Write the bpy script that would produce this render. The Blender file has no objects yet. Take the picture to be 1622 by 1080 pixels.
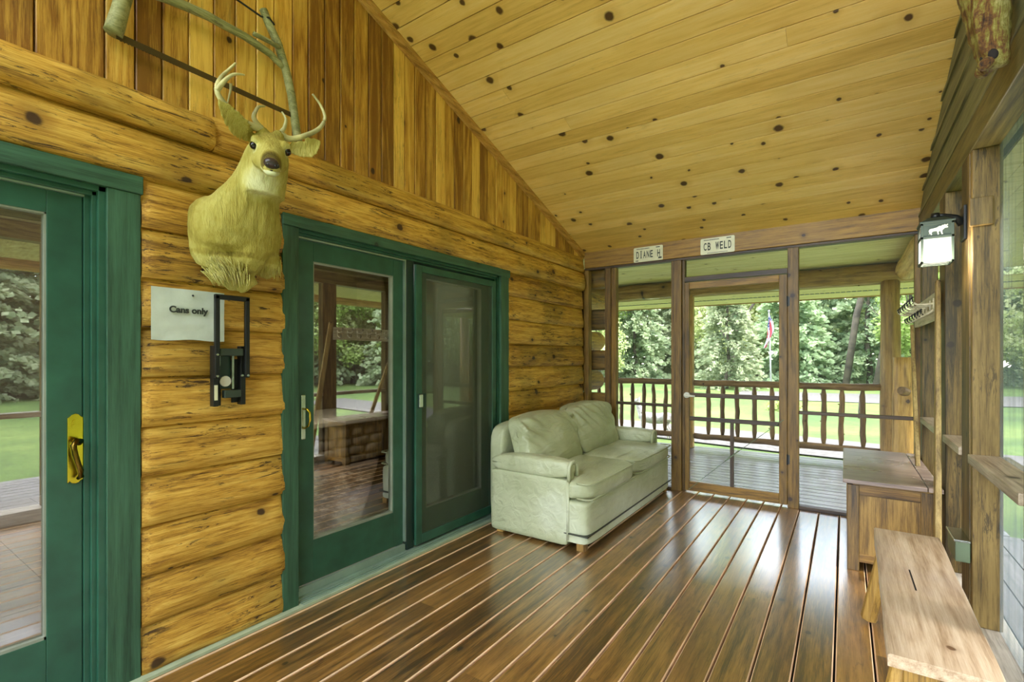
import bpy, bmesh, math, random
from mathutils import Vector, Matrix, noise

# ---------------------------------------------------------------- camera, light, exposure
SC = bpy.context.scene
COL = SC.collection
cam_data = bpy.data.cameras.new('camera')
cam = bpy.data.objects.new('camera', cam_data)
COL.objects.link(cam)
cam.location = (0, 0, 1.305)
cam.rotation_euler = (math.radians(90), 0, math.atan(527 / 770))
cam_data.sensor_width = 36
cam_data.lens = 36 * 770 / 1622
cam_data.shift_y = 27 / 1622
cam_data.clip_start = 0.05
cam_data.clip_end = 400
SC.camera = cam

SC.view_settings.view_transform = 'Standard'
SC.view_settings.look = 'None'
SC.view_settings.gamma = 1
SC.view_settings.use_curve_mapping = False
SC.view_settings.exposure = 1.88

world = bpy.data.worlds.new('sky')
SC.world = world
world.use_nodes = True
wn = world.node_tree
wn.nodes.clear()
w_out = wn.nodes.new('ShaderNodeOutputWorld')
w_bg = wn.nodes.new('ShaderNodeBackground')
w_sky = wn.nodes.new('ShaderNodeTexSky')
w_sky.sky_type = 'NISHITA'
w_sky.sun_disc = False
w_sky.sun_elevation = math.radians(50)
w_sky.sun_rotation = math.radians(60)
w_mix = wn.nodes.new('ShaderNodeMix')
w_mix.data_type = 'RGBA'
w_mix.inputs[0].default_value = 0.85
w_mix.inputs[7].default_value = (1.0, 1.0, 0.98, 1)
wn.links.new(w_sky.outputs[0], w_mix.inputs[6])
wn.links.new(w_mix.outputs[2], w_bg.inputs[0])
w_bg.inputs[1].default_value = 2.2
wn.links.new(w_bg.outputs[0], w_out.inputs[0])

sun_data = bpy.data.lights.new('sun', 'SUN')
sun_data.energy = 1.6
sun_data.angle = math.radians(12)
sun_data.color = (1.0, 0.96, 0.88)
sun = bpy.data.objects.new('sun', sun_data)
COL.objects.link(sun)
sun.rotation_euler = Vector((0.72, -0.12, 0.68)).to_track_quat('Z', 'Y').to_euler()

# ---------------------------------------------------------------- helpers
R = random.Random(7)
def lin(h):
    h = h.lstrip('#')
    o = []
    for i in (0, 2, 4):
        v = int(h[i:i + 2], 16) / 255
        o.append(v / 12.92 if v <= 0.04045 else ((v + 0.055) / 1.055) ** 2.4)
    return tuple(o) + (1,)

class NB:
    def __init__(s, name):
        s.m = bpy.data.materials.new(name)
        s.m.use_nodes = True
        s.t = s.m.node_tree
        s.t.nodes.clear()
        s.out = s.t.nodes.new('ShaderNodeOutputMaterial')
    def n(s, ty, ins=None, **kw):
        nd = s.t.nodes.new(ty)
        for k, v in kw.items():
            setattr(nd, k, v)
        for k, v in (ins or {}).items():
            s.put(nd.inputs[k], v)
        return nd
    def put(s, sock, v):
        if isinstance(v, bpy.types.NodeSocket):
            s.t.links.new(v, sock)
        else:
            sock.default_value = v
    def math(s, op, a, b=0.0, clamp=False):
        nd = s.n('ShaderNodeMath', {0: a, 1: b}, operation=op)
        nd.use_clamp = clamp
        return nd.outputs[0]
    def mix(s, f, a, b, blend='MIX'):
        nd = s.n('ShaderNodeMix', {0: f, 6: a, 7: b}, data_type='RGBA', blend_type=blend)
        return nd.outputs[2]
    def ramp(s, f, stops):
        nd = s.n('ShaderNodeValToRGB', {0: f})
        el = nd.color_ramp.elements
        while len(el) < len(stops):
            el.new(0.5)
        for e, (p, c) in zip(el, stops):
            e.position = p
            e.color = c if len(c) == 4 else tuple(c) + (1,)
        return nd.outputs[0]
    def smooth(s, v, a, b):
        nd = s.n('ShaderNodeMapRange', {0: v, 1: a, 2: b, 3: 0.0, 4: 1.0}, interpolation_type='SMOOTHSTEP')
        return nd.outputs[0]
    def coords(s, scale, offs=None):
        tc = s.n('ShaderNodeTexCoord').outputs['Object']
        mp = s.n('ShaderNodeMapping', {'Vector': tc, 'Scale': scale})
        if offs is not None:
            ad = s.n('ShaderNodeVectorMath', {0: mp.outputs[0], 1: offs}, operation='ADD')
            return ad.outputs[0]
        return mp.outputs[0]
    def done(s, col=None, rough=0.5, bump=None, bstr=0.3, bdist=0.01, **kw):
        p = s.n('ShaderNodeBsdfPrincipled')
        if col is not None:
            s.put(p.inputs['Base Color'], col)
        s.put(p.inputs['Roughness'], rough)
        for k, v in kw.items():
            s.put(p.inputs[k.replace('_', ' ')], v)
        if bump is not None:
            b = s.n('ShaderNodeBump', {'Height': bump, 'Strength': bstr, 'Distance': bdist})
            s.t.links.new(b.outputs[0], p.inputs['Normal'])
        s.t.links.new(p.outputs[0], s.out.inputs[0])
        s.m.diffuse_color = (0.5, 0.5, 0.5, 1)
        return s.m

def plain(name, hexc, rough=0.5, metal=0.0, noise_amt=0.12, nscale=6.0, bstr=0.1, **kw):
    b = NB(name)
    nz = b.n('ShaderNodeTexNoise', {'Vector': b.coords((1, 1, 1)), 'Scale': nscale, 'Detail': 5.0}).outputs[0]
    base = lin(hexc)
    dk = tuple(v * (1 - noise_amt * 2) for v in base[:3]) + (1,)
    lt = tuple(min(1, v * (1 + noise_amt)) for v in base[:3]) + (1,)
    col = b.ramp(nz, [(0.3, dk), (0.7, lt)])
    return b.done(col, rough, bump=nz, bstr=bstr, Metallic=metal, **kw)

def wood(name, dark, mid, light, axis='x', rough=0.45, var=0.35, knots=0.5, kcol='#2a1206', kscale=4.5,
         fine=0.5, stain=None, stain_amt=0.0, bstr=0.25, hue=0.0, coat=0.0, cracks=0.0, ksize=0.05, kstretch=1.0, spec=0.5, bandw=0.13, flat=None, contrast=1.7, coat_r=0.18):
    b = NB(name)
    at = b.n('ShaderNodeAttribute', attribute_name='rnd').outputs['Fac']
    oi = b.n('ShaderNodeObjectInfo').outputs['Random']
    seed = b.math('ADD', at, oi)
    off = b.n('ShaderNodeCombineXYZ', {0: b.math('MULTIPLY', seed, 41.3), 1: b.math('MULTIPLY', seed, 17.7), 2: b.math('MULTIPLY', seed, 29.1)}).outputs[0]
    ai = 'xyz'.index(axis)
    def sc(al, ac):
        v = [ac, ac, ac]
        v[ai] = al
        return tuple(v)
    big = b.n('ShaderNodeTexNoise', {'Vector': b.coords(sc(0.55, 5.0), off), 'Scale': 1.0, 'Detail': 2.0, 'Roughness': 0.45}).outputs[0]
    band = b.math('MULTIPLY', b.math('ADD', b.math('SINE', b.math('MULTIPLY', big, 70.0)), 1.0), 0.5)
    med = b.n('ShaderNodeTexNoise', {'Vector': b.coords(sc(1.5, 30.0), off), 'Scale': 1.0, 'Detail': 8.0, 'Roughness': 0.72}).outputs[0]
    med = b.math('ADD', b.math('MULTIPLY', b.math('SUBTRACT', med, 0.5), contrast), 0.5)
    fin = b.n('ShaderNodeTexNoise', {'Vector': b.coords(sc(9.0, 240.0), off), 'Scale': 1.0, 'Detail': 4.0, 'Roughness': 0.7}).outputs[0]
    f = b.math('ADD', b.math('MULTIPLY', band, bandw), b.math('MULTIPLY', med, 1.0 - bandw))
    f = b.math('ADD', f, b.math('MULTIPLY', b.math('SUBTRACT', fin, 0.5), fine * 1.5))
    f = b.math('ADD', f, b.math('MULTIPLY', b.math('SUBTRACT', at, 0.5), hue))
    col = b.ramp(f, [(0.22, lin(dark)), (0.48, lin(mid)), (0.78, lin(light))])
    blot = b.n('ShaderNodeTexNoise', {'Vector': b.coords((1, 1, 1), off), 'Scale': 2.3, 'Detail': 4.0}).outputs[0]
    if stain:
        sf = b.math('MULTIPLY', b.smooth(blot, 0.48, 0.68), stain_amt)
        col = b.mix(sf, col, lin(stain))
    val = b.math('ADD', 1.0 - var / 2, b.math('MULTIPLY', at, var))
    val = b.math('MULTIPLY', val, b.math('ADD', 0.85, b.math('MULTIPLY', blot, 0.3)))
    hsv = b.n('ShaderNodeHueSaturation', {'Value': val, 'Color': col})
    col = hsv.outputs[0]
    if knots > 0:
        sp = b.n('ShaderNodeSeparateXYZ', {0: b.coords((1, 1, 1), off)})
        al_ = sp.outputs[ai]
        ac_ = b.math('ADD', sp.outputs[(ai + 1) % 3], sp.outputs[(ai + 2) % 3])
        cv = b.n('ShaderNodeCombineXYZ', {0: b.math('MULTIPLY', al_, 1.0 / kstretch), 1: ac_}).outputs[0]
        wob = b.n('ShaderNodeTexNoise', {'Vector': cv, 'Scale': 30.0, 'Detail': 2.0})
        vv = b.n('ShaderNodeVectorMath', {0: cv, 1: b.n('ShaderNodeVectorMath', {0: wob.outputs[1], 'Scale': 0.012}, operation='SCALE').outputs[0]}, operation='ADD').outputs[0]
        vo = b.n('ShaderNodeTexVoronoi', {'Vector': vv, 'Scale': kscale}, feature='F1', voronoi_dimensions='2D')
        rr = b.n('ShaderNodeSeparateColor', {0: vo.outputs['Color']})
        sz = b.math('MULTIPLY', b.math('ADD', 0.35, rr.outputs[1]), ksize * 1.6)
        core = b.math('SUBTRACT', 1.0, b.smooth(b.math('DIVIDE', vo.outputs['Distance'], sz), 0.6, 1.1))
        halo = b.math('SUBTRACT', 1.0, b.smooth(b.math('DIVIDE', vo.outputs['Distance'], sz), 0.9, 3.2))
        gate = b.math('LESS_THAN', rr.outputs[0], knots)
        col = b.mix(b.math('MULTIPLY', b.math('MULTIPLY', halo, gate), 0.45), col, lin(dark))
        col = b.mix(b.math('MULTIPLY', b.math('MULTIPLY', core, gate), 0.92), col, lin(kcol))
    if cracks > 0:
        cr = b.n('ShaderNodeTexNoise', {'Vector': b.coords(sc(5.0, 46.0), off), 'Scale': 1.0, 'Detail': 7.0, 'Roughness': 0.75, 'Distortion': 1.2}).outputs[0]
        cm = b.math('MULTIPLY', b.smooth(cr, 0.55, 0.60), b.smooth(blot, 0.40, 0.56))
        col = b.mix(b.math('MULTIPLY', cm, cracks), col, lin(kcol))
    h = b.math('ADD', b.math('MULTIPLY', med, 0.7), b.math('MULTIPLY', fin, 0.5))
    rg = b.math('ADD', rough - 0.08, b.math('MULTIPLY', blot, 0.16))
    kw = {}
    if coat:
        kw = {'Coat_IOR': 2.1, 'Coat_Weight': coat, 'Coat_Roughness': coat_r}
    m = b.done(col, rg, bump=h, bstr=bstr, bdist=0.004, **kw)
    for nd in m.node_tree.nodes:
        if nd.type == 'BSDF_PRINCIPLED':
            nd.inputs['Specular IOR Level'].default_value = spec
    return m

class MB:
    """collects shapes (world coordinates) and links them as one mesh object"""
    def __init__(s):
        s.v, s.f, s.r, s.mi = [], [], [], []
    def add(s, vs, fs, rnd=None, mi=0):
        o = len(s.v)
        s.v += [tuple(v) for v in vs]
        rnd = R.random() if rnd is None else rnd
        for i, f in enumerate(fs):
            s.f.append([o + k for k in f])
            s.r.append(rnd)
            s.mi.append(mi[i] if isinstance(mi, list) else mi)
        return s
    def box(s, x0, y0, z0, x1, y1, z1, rnd=None, mi=0):
        x0, x1 = min(x0, x1), max(x0, x1); y0, y1 = min(y0, y1), max(y0, y1); z0, z1 = min(z0, z1), max(z0, z1)
        vs = [(x0, y0, z0), (x1, y0, z0), (x1, y1, z0), (x0, y1, z0), (x0, y0, z1), (x1, y0, z1), (x1, y1, z1), (x0, y1, z1)]
        fs = [(0, 3, 2, 1), (4, 5, 6, 7), (0, 1, 5, 4), (1, 2, 6, 5), (2, 3, 7, 6), (3, 0, 4, 7)]
        return s.add(vs, fs, rnd, mi)
    def hexa(s, pts, rnd=None, mi=0):
        return s.add(pts, [(0, 3, 2, 1), (4, 5, 6, 7), (0, 1, 5, 4), (1, 2, 6, 5), (2, 3, 7, 6), (3, 0, 4, 7)], rnd, mi)
    def bar(s, a, b_, w, h, up=(0, 0, 1), rnd=None, mi=0):
        a, b_, up = Vector(a), Vector(b_), Vector(up)
        d = (b_ - a).normalized()
        sd = d.cross(up).normalized() * (w / 2)
        u = sd.cross(d).normalized() * (h / 2)
        return s.hexa([a - sd - u, a + sd - u, a + sd + u, a - sd + u, b_ - sd - u, b_ + sd - u, b_ + sd + u, b_ - sd + u], rnd, mi)
    def tube(s, path, rad, seg=12, cap=True, rnd=None, mi=0, wob=0.0, flat=1.0, upv=None):
        path = [Vector(p) for p in path]
        if not isinstance(rad, (list, tuple)):
            rad = [rad] * len(path)
        vs, fs = [], []
        up = Vector(upv) if upv else Vector((0.13, 0.21, 0.97))
        for i, p in enumerate(path):
            d = (path[min(i + 1, len(path) - 1)] - path[max(i - 1, 0)]).normalized()
            sd = d.cross(up)
            if sd.length < 1e-3:
                sd = d.cross(Vector((1, 0, 0)))
            sd.normalize()
            u = sd.cross(d).normalized()
            for k in range(seg):
                a = 2 * math.pi * k / seg
                rr = rad[i]
                if wob:
                    q = p * 3.1 + Vector((math.cos(a), math.sin(a), 0)) * 0.9
                    rr *= 1 + wob * noise.noise(q)
                vs.append(p + sd * math.cos(a) * rr + u * math.sin(a) * rr * flat)
        n = len(path)
        for i in range(n - 1):
            for k in range(seg):
                k2 = (k + 1) % seg
                fs.append((i * seg + k, (i + 1) * seg + k, (i + 1) * seg + k2, i * seg + k2))
        if cap:
            fs.append(tuple(range(seg)))
            fs.append(tuple(reversed(range((n - 1) * seg, n * seg))))
        return s.add(vs, fs, rnd, mi)
    def loft(s, rings, cap=True, rnd=None, mi=0):
        n, seg = len(rings), len(rings[0])
        vs = [v for r in rings for v in r]
        fs = []
        for i in range(n - 1):
            for k in range(seg):
                k2 = (k + 1) % seg
                fs.append((i * seg + k, i * seg + k2, (i + 1) * seg + k2, (i + 1) * seg + k))
        if cap:
            fs.append(tuple(reversed(range(seg))))
            fs.append(tuple(range((n - 1) * seg, n * seg)))
        return s.add(vs, fs, rnd, mi)
    def prism(s, poly, axis, a, b_, rnd=None, mi=0):
        """poly: 2D points in the two other axes, extruded along axis from a to b_"""
        def P(p, t):
            return {'x': (t, p[0], p[1]), 'y': (p[0], t, p[1]), 'z': (p[0], p[1], t)}[axis]
        n = len(poly)
        vs = [P(p, a) for p in poly] + [P(p, b_) for p in poly]
        fs = [tuple(range(n)), tuple(reversed(range(n, 2 * n)))]
        fs += [(i, i + n, (i + 1) % n + n, (i + 1) % n) for i in range(n)]
        return s.add(vs, fs, rnd, mi)
    def ball(s, c, r, seg=14, rings=9, sc=(1, 1, 1), rnd=None, mi=0):
        vs, fs = [], []
        for i in range(rings + 1):
            th = math.pi * i / rings
            for k in range(seg):
                a = 2 * math.pi * k / seg
                vs.append((c[0] + r * sc[0] * math.sin(th) * math.cos(a), c[1] + r * sc[1] * math.sin(th) * math.sin(a), c[2] + r * sc[2] * math.cos(th)))
        for i in range(rings):
            for k in range(seg):
                k2 = (k + 1) % seg
                fs.append((i * seg + k, (i + 1) * seg + k, (i + 1) * seg + k2, i * seg + k2))
        return s.add(vs, fs, rnd, mi)
    def pillow(s, c, h, e=6.0, n=14, crown=(0, 0, 0), nz=0.0, nsc=4.0, shear=0.0, fn=None):
        """superellipsoid block, centre c, half sizes h; crown bulges each axis towards the middle"""
        idx, vs, fs = {}, [], []
        def vid(i, j, k):
            key = (i, j, k)
            if key not in idx:
                p = [2 * t / n - 1 for t in key]
                # keep more vertices at the rounded rims
                p = [math.copysign(1 - (1 - abs(t)) ** 1.25, t) for t in p]
                L = (abs(p[0]) ** e + abs(p[1]) ** e + abs(p[2]) ** e) ** (1 / e)
                m = max(abs(t) for t in p)
                q = [t / L * m for t in p]
                w = [(1 - q[1] ** 2) * (1 - q[2] ** 2), (1 - q[0] ** 2) * (1 - q[2] ** 2), (1 - q[0] ** 2) * (1 - q[1] ** 2)]
                o = [c[t] + q[t] * (h[t] + crown[t] * w[t]) for t in range(3)]
                o[0] += shear * q[2] * h[2]
                if nz:
                    d = noise.noise(Vector(o) * nsc) * nz
                    o = [o[t] + q[t] * d for t in range(3)]
                if fn:
                    o = fn(o, q)
                idx[key] = len(vs)
                vs.append(tuple(o))
            return idx[key]
        for a in range(n):
            for b_ in range(n):
                for fx in (0, n):
                    q1 = [vid(fx, a, b_), vid(fx, a + 1, b_), vid(fx, a + 1, b_ + 1), vid(fx, a, b_ + 1)]
                    q2 = [vid(a, fx, b_), vid(a, fx, b_ + 1), vid(a + 1, fx, b_ + 1), vid(a + 1, fx, b_)]
                    q3 = [vid(a, b_, fx), vid(a + 1, b_, fx), vid(a + 1, b_ + 1, fx), vid(a, b_ + 1, fx)]
                    for q in (q1, q2, q3):
                        fs.append(tuple(q) if fx else tuple(reversed(q)))
        return s.add(vs, fs)
    def xf(s, fn):
        s.v = [tuple(fn(Vector(v))) for v in s.v]
        return s
    def build(s, name, mat, parent=None, smooth=False, bevel=0.0, kind=None, label=None, sub=0, cat=None, group=None, seg=2):
        me = bpy.data.meshes.new(name)
        if parent is not None:
            p = parent
            off = Vector((0, 0, 0))
            while p is not None:
                off += p.location
                p = p.parent
        elif kind == 'structure' or kind == 'zero':
            off = Vector((0, 0, 0))
        else:
            xs = [v[0] for v in s.v]; ys = [v[1] for v in s.v]; zs = [v[2] for v in s.v]
            off = Vector(((min(xs) + max(xs)) / 2, (min(ys) + max(ys)) / 2, min(zs)))
        me.from_pydata([(v[0] - off.x, v[1] - off.y, v[2] - off.z) for v in s.v], [], s.f)
        at = me.attributes.new('rnd', 'FLOAT', 'FACE')
        at.data.foreach_set('value', s.r)
        me.polygons.foreach_set('material_index', s.mi)
        mats = mat if isinstance(mat, (list, tuple)) else [mat]
        for m in mats:
            me.materials.append(m)
        bm = bmesh.new()
        bm.from_mesh(me)
        bmesh.ops.recalc_face_normals(bm, faces=bm.faces)
        bm.to_mesh(me)
        bm.free()
        if smooth:
            me.polygons.foreach_set('use_smooth', [True] * len(me.polygons))
        o = bpy.data.objects.new(name, me)
        COL.objects.link(o)
        if parent is None:
            o.location = off
        else:
            o.parent = parent
        if bevel:
            md = o.modifiers.new('bevel', 'BEVEL')
            md.width = bevel
            md.segments = seg
            md.limit_method = 'ANGLE'
            md.angle_limit = math.radians(40)
        if sub:
            md = o.modifiers.new('sub', 'SUBSURF')
            md.levels = sub
            md.render_levels = sub
        if smooth:
            md2 = None
        if kind and kind != 'zero':
            o['kind'] = kind
        if label:
            o['label'] = label
        if cat:
            o['category'] = cat
        if group:
            o['group'] = group
        return o

def thing(name, label, cat, loc, group=None, kind=None):
    o = bpy.data.objects.new(name, None)
    o.empty_display_size = 0.1
    COL.objects.link(o)
    o.location = loc
    if label:
        o['label'] = label
    if cat:
        o['category'] = cat
    if group:
        o['group'] = group
    if kind:
        o['kind'] = kind
    return o

def copy_tree(o, parent=None):
    c = o.copy()
    COL.objects.link(c)
    c.parent = parent
    for ch in list(o.children):
        copy_tree(ch, c)
    return c

def text_mesh(body, size, depth=0.0008, offset=0.0):
    cu = bpy.data.curves.new('letters', 'FONT')
    cu.body = body
    cu.size = size
    cu.extrude = depth
    cu.offset = offset
    cu.align_x = 'CENTER'
    cu.align_y = 'CENTER'
    ob = bpy.data.objects.new('letters', cu)
    COL.objects.link(ob)
    dg = bpy.context.evaluated_depsgraph_get()
    me = bpy.data.meshes.new_from_object(ob.evaluated_get(dg))
    vs = [v.co.copy() for v in me.vertices]
    fs = [tuple(p.vertices) for p in me.polygons]
    bpy.data.objects.remove(ob)
    bpy.data.curves.remove(cu)
    return vs, fs

def sculpt(mb, voxel, smooth_it=6, disp=0.0, dscale=20.0):
    """fuse overlapping closed shapes into one continuous skin; returns vertices, faces"""
    me = bpy.data.meshes.new('tmp')
    me.from_pydata(mb.v, [], mb.f)
    bm = bmesh.new(); bm.from_mesh(me)
    bmesh.ops.recalc_face_normals(bm, faces=bm.faces)
    bm.to_mesh(me); bm.free()
    ob = bpy.data.objects.new('tmp', me)
    COL.objects.link(ob)
    md = ob.modifiers.new('r', 'REMESH'); md.mode = 'VOXEL'; md.voxel_size = voxel
    if smooth_it:
        m2 = ob.modifiers.new('s', 'SMOOTH'); m2.factor = 0.5; m2.iterations = smooth_it
    dg = bpy.context.evaluated_depsgraph_get()
    r = bpy.data.meshes.new_from_object(ob.evaluated_get(dg))
    vs = [v.co.copy() for v in r.vertices]
    ns = [v.normal.copy() for v in r.vertices]
    fs = [tuple(p.vertices) for p in r.polygons]
    bpy.data.objects.remove(ob)
    if disp:
        vs = [v + n * disp * noise.noise(v * dscale) for v, n in zip(vs, ns)]
    return vs, fs

# ---------------------------------------------------------------- materials
M = {}
M['ceil'] = wood('pine_ceiling', '#d6aa50', '#ecc468', '#f4d284', 'x', rough=0.42, var=0.10, knots=0.6, kcol='#3a1c08', kscale=5.4, ksize=0.058, fine=0.3, hue=0.3, bstr=0.1, bandw=0.08, flat='z', contrast=1.1, cracks=0.12, kstretch=1.5)
M['gable'] = wood('pine_gable', '#8f5c14', '#c99436', '#e2b654', 'z', rough=0.5, var=0.4, knots=0.32, kscale=5.0, ksize=0.06, flat='x', kstretch=1.3, fine=0.6, hue=0.5, stain='#7a5a1c', stain_amt=0.35, cracks=0.3, bandw=0.2, contrast=1.3)
M['log'] = wood('log_siding', '#7a500f', '#c49232', '#e2b856', 'y', rough=0.5, var=0.25, knots=0.4, kscale=3.4, ksize=0.036, fine=0.7, hue=0.3, stain='#7d641c', stain_amt=0.55, cracks=0.9, bstr=0.6, kstretch=1.4, flat='x', contrast=1.7, bandw=0.1)
M['log_x'] = wood('log_cross', '#8d5718', '#c99138', '#dfae55', 'x', rough=0.6, var=0.3, knots=0.3, stain='#3a2a14', stain_amt=0.6, cracks=0.5)
M['end'] = wood('log_end_grain', '#8c5c1e', '#c89a48', '#dcb468', 'x', rough=0.7, knots=0)
M['post_z'] = wood('stained_post', '#3e2c0a', '#6e5018', '#8c6a28', 'z', rough=0.5, var=0.35, knots=0.5, kscale=4.0, ksize=0.04, fine=0.5, hue=0.3, cracks=0.3)
M['post_r'] = wood('window_wall_post', '#3a2e12', '#665024', '#826a38', 'z', rough=0.55, var=0.35, knots=0.5, kscale=4.0, ksize=0.05, fine=0.7, hue=0.3, cracks=0.7, contrast=2.2, flat='y', kcol='#221708')
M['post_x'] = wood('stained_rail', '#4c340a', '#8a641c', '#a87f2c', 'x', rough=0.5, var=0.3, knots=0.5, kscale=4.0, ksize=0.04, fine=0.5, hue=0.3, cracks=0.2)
M['post_y'] = wood('stained_plate', '#3d3418', '#665a2c', '#80723e', 'y', rough=0.5, var=0.25, knots=0.2, kscale=3.0, fine=0.4, hue=0.3)
M['bar_x'] = wood('dark_bar', '#20140a', '#3d2a18', '#54402a', 'x', rough=0.5, var=0.2, knots=0)
M['bar_z'] = wood('dark_bar_upright', '#20140a', '#3d2a18', '#54402a', 'z', rough=0.5, var=0.2, knots=0)
M['tan_z'] = wood('tan_post', '#6b4c1c', '#9c7636', '#b8924e', 'z', rough=0.55, var=0.6, knots=0.4, kscale=3.0, ksize=0.04, cracks=0.4)
M['tan_x'] = wood('tan_log', '#6b4c1c', '#9c7636', '#b8924e', 'x', rough=0.55, var=0.3, knots=0.3, kscale=3.0, ksize=0.04, cracks=0.3)
M['tan_y'] = wood('tan_log_side', '#805a22', '#b8893e', '#d2a65c', 'y', rough=0.55, var=0.3, knots=0.1, kscale=3.0, ksize=0.03)
M['soffit'] = wood('pale_soffit', '#b3a060', '#d6c98a', '#e6dda8', 'x', rough=0.6, var=0.15, knots=0.25, kscale=4.0, fine=0.2)
M['sid'] = wood('weathered_siding', '#4a4628', '#6a663c', '#827e52', 'y', rough=0.6, var=0.25, knots=0, fine=0.3)
M['floor'] = wood('stained_floor', '#402a10', '#765222', '#966e36', 'y', rough=0.34, var=0.25, knots=0.4, kcol='#160a04', kscale=4.0, ksize=0.035, fine=0.7, hue=0.3, stain='#5a3c1c', stain_amt=0.5, coat=1.0, coat_r=0.2, spec=0.8, bstr=0.3, kstretch=1.3, flat='z', contrast=2.0, cracks=0.35)
M['floor_edge'] = plain('floor_edge', '#dcb890', 0.7)
M['deck'] = wood('weathered_deck', '#46413e', '#645e5c', '#7b7676', 'x', rough=0.24, var=0.3, knots=0.2, fine=0.4, spec=1.0)
M['rail'] = wood('railing_log', '#4a3218', '#7d5c34', '#9c7a4c', 'x', rough=0.6, knots=0.3, cracks=0.4)
M['bal'] = wood('baluster_log', '#4a3218', '#745530', '#8f6f44', 'z', rough=0.6, knots=0.3, cracks=0.4)
M['bench'] = wood('bench_pine', '#8f7354', '#b39a7c', '#cbb699', 'y', rough=0.42, var=0.1, knots=0.25, kscale=3.5, ksize=0.05, fine=0.4, stain='#9c8c80', stain_amt=0.4, kcol='#5a3c24')
M['bench_leg'] = wood('bench_leg_pine', '#5e4418', '#94702e', '#b08c44', 'z', rough=0.55, var=0.2, knots=0.2)
M['chest_top'] = wood('chest_top_oak', '#5e4c44', '#8a7668', '#a39084', 'x', rough=0.28, var=0.2, knots=0.0, fine=0.8, stain='#6c5c58', stain_amt=0.5)
M['chest'] = wood('chest_oak', '#38260c', '#6a4e20', '#917138', 'z', rough=0.42, var=0.3, knots=0.0, fine=0.7, hue=0.2)
M['chest_x'] = wood('chest_oak_rail', '#3c2608', '#6c4c1c', '#947030', 'x', rough=0.42, var=0.3, knots=0.0, fine=0.7, hue=0.2)
M['grey_wood'] = wood('weathered_stick', '#6b6c40', '#96945e', '#b2ae7e', 'y', rough=0.7, knots=0.2, cracks=0.5, fine=0.6)
M['pole'] = wood('peeled_pole', '#5c4824', '#8c7440', '#a89058', 'z', rough=0.6, knots=0.2, cracks=0.3)
M['rack'] = wood('distressed_board', '#8c8464', '#bcb494', '#d4ceb2', 'y', rough=0.6, knots=0.2, cracks=0.4, kcol='#4a4230')
M['green'] = plain('green_paint', '#2a5843', 0.38, noise_amt=0.14, nscale=9.0, bstr=0.15)
M['green_board'] = wood('green_stained_board', '#203f2c', '#335840', '#3f684e', 'z', rough=0.5, var=0.15, knots=0.25, kscale=4.0, kcol='#0c1f16', fine=0.4)
M['green_board_y'] = wood('green_stained_head', '#203f2c', '#335840', '#3f684e', 'y', rough=0.5, var=0.15, knots=0.25, kscale=4.0, kcol='#0c1f16', fine=0.4)
M['green_dark'] = plain('green_dark', '#143128', 0.4)
M['alu'] = plain('aluminium_strip', '#9ab0a0', 0.35, 0.5, bstr=0.02)
M['strip'] = plain('pale_strip', '#a9b594', 0.5, bstr=0.05)
M['sill_wood'] = wood('sill_board', '#6a5a44', '#93836a', '#b0a088', 'y', rough=0.4, knots=0.1)
M['plate_wood'] = wood('bottom_plate', '#6c6458', '#8f877a', '#a69e90', 'y', rough=0.5, knots=0.1)
M['brass'] = plain('brass', '#d3b93a', 0.22, 1.0, noise_amt=0.08, bstr=0.03)
M['bronze'] = plain('dark_bronze', '#6a5420', 0.25, 1.0, bstr=0.03)
M['black'] = plain('black_steel', '#1c1e1c', 0.42, 0.3, bstr=0.03)
M['grey_metal'] = plain('grey_green_metal', '#6e7c60', 0.45, 0.4, bstr=0.03)
M['chrome'] = plain('bright_metal', '#c8ccc4', 0.25, 1.0, bstr=0.02)
M['white_knob'] = plain('white_knob', '#e4e2d4', 0.3)
M['ink'] = plain('ink', '#2e342c', 0.6, noise_amt=0.05)
M['plate'] = plain('plate_paint', '#d8d4b0', 0.4, noise_amt=0.04, nscale=20)
M['paper'] = plain('paper', '#c9d1c0', 0.6, noise_amt=0.05, nscale=12, bstr=0.5)
M['dark_room'] = plain('room_wall', '#4a3826', 0.8)
M['soil'] = plain('under_floor', '#1a130d', 0.9)
M['lantern'] = plain('lantern_metal', '#3f4a3e', 0.45, 0.4, bstr=0.03)
M['skullbone'] = None

def glass(name, refl, tint, rough=0.0):
    b = NB(name)
    tr = b.n('ShaderNodeBsdfTransparent', {0: tint})
    gl = b.n('ShaderNodeBsdfGlossy', {0: (1, 1, 1, 1), 'Roughness': rough})
    fr = b.n('ShaderNodeFresnel', {0: 1.5}).outputs[0]
    f = b.math('ADD', b.math('MULTIPLY', fr, 1.3), refl, clamp=True)
    mx = b.n('ShaderNodeMixShader', {0: f, 1: tr.outputs[0], 2: gl.outputs[0]})
    b.t.links.new(mx.outputs[0], b.out.inputs[0])
    return b.m
M['glass'] = glass('door_glass', 0.20, (0.78, 0.80, 0.76, 1))

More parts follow.
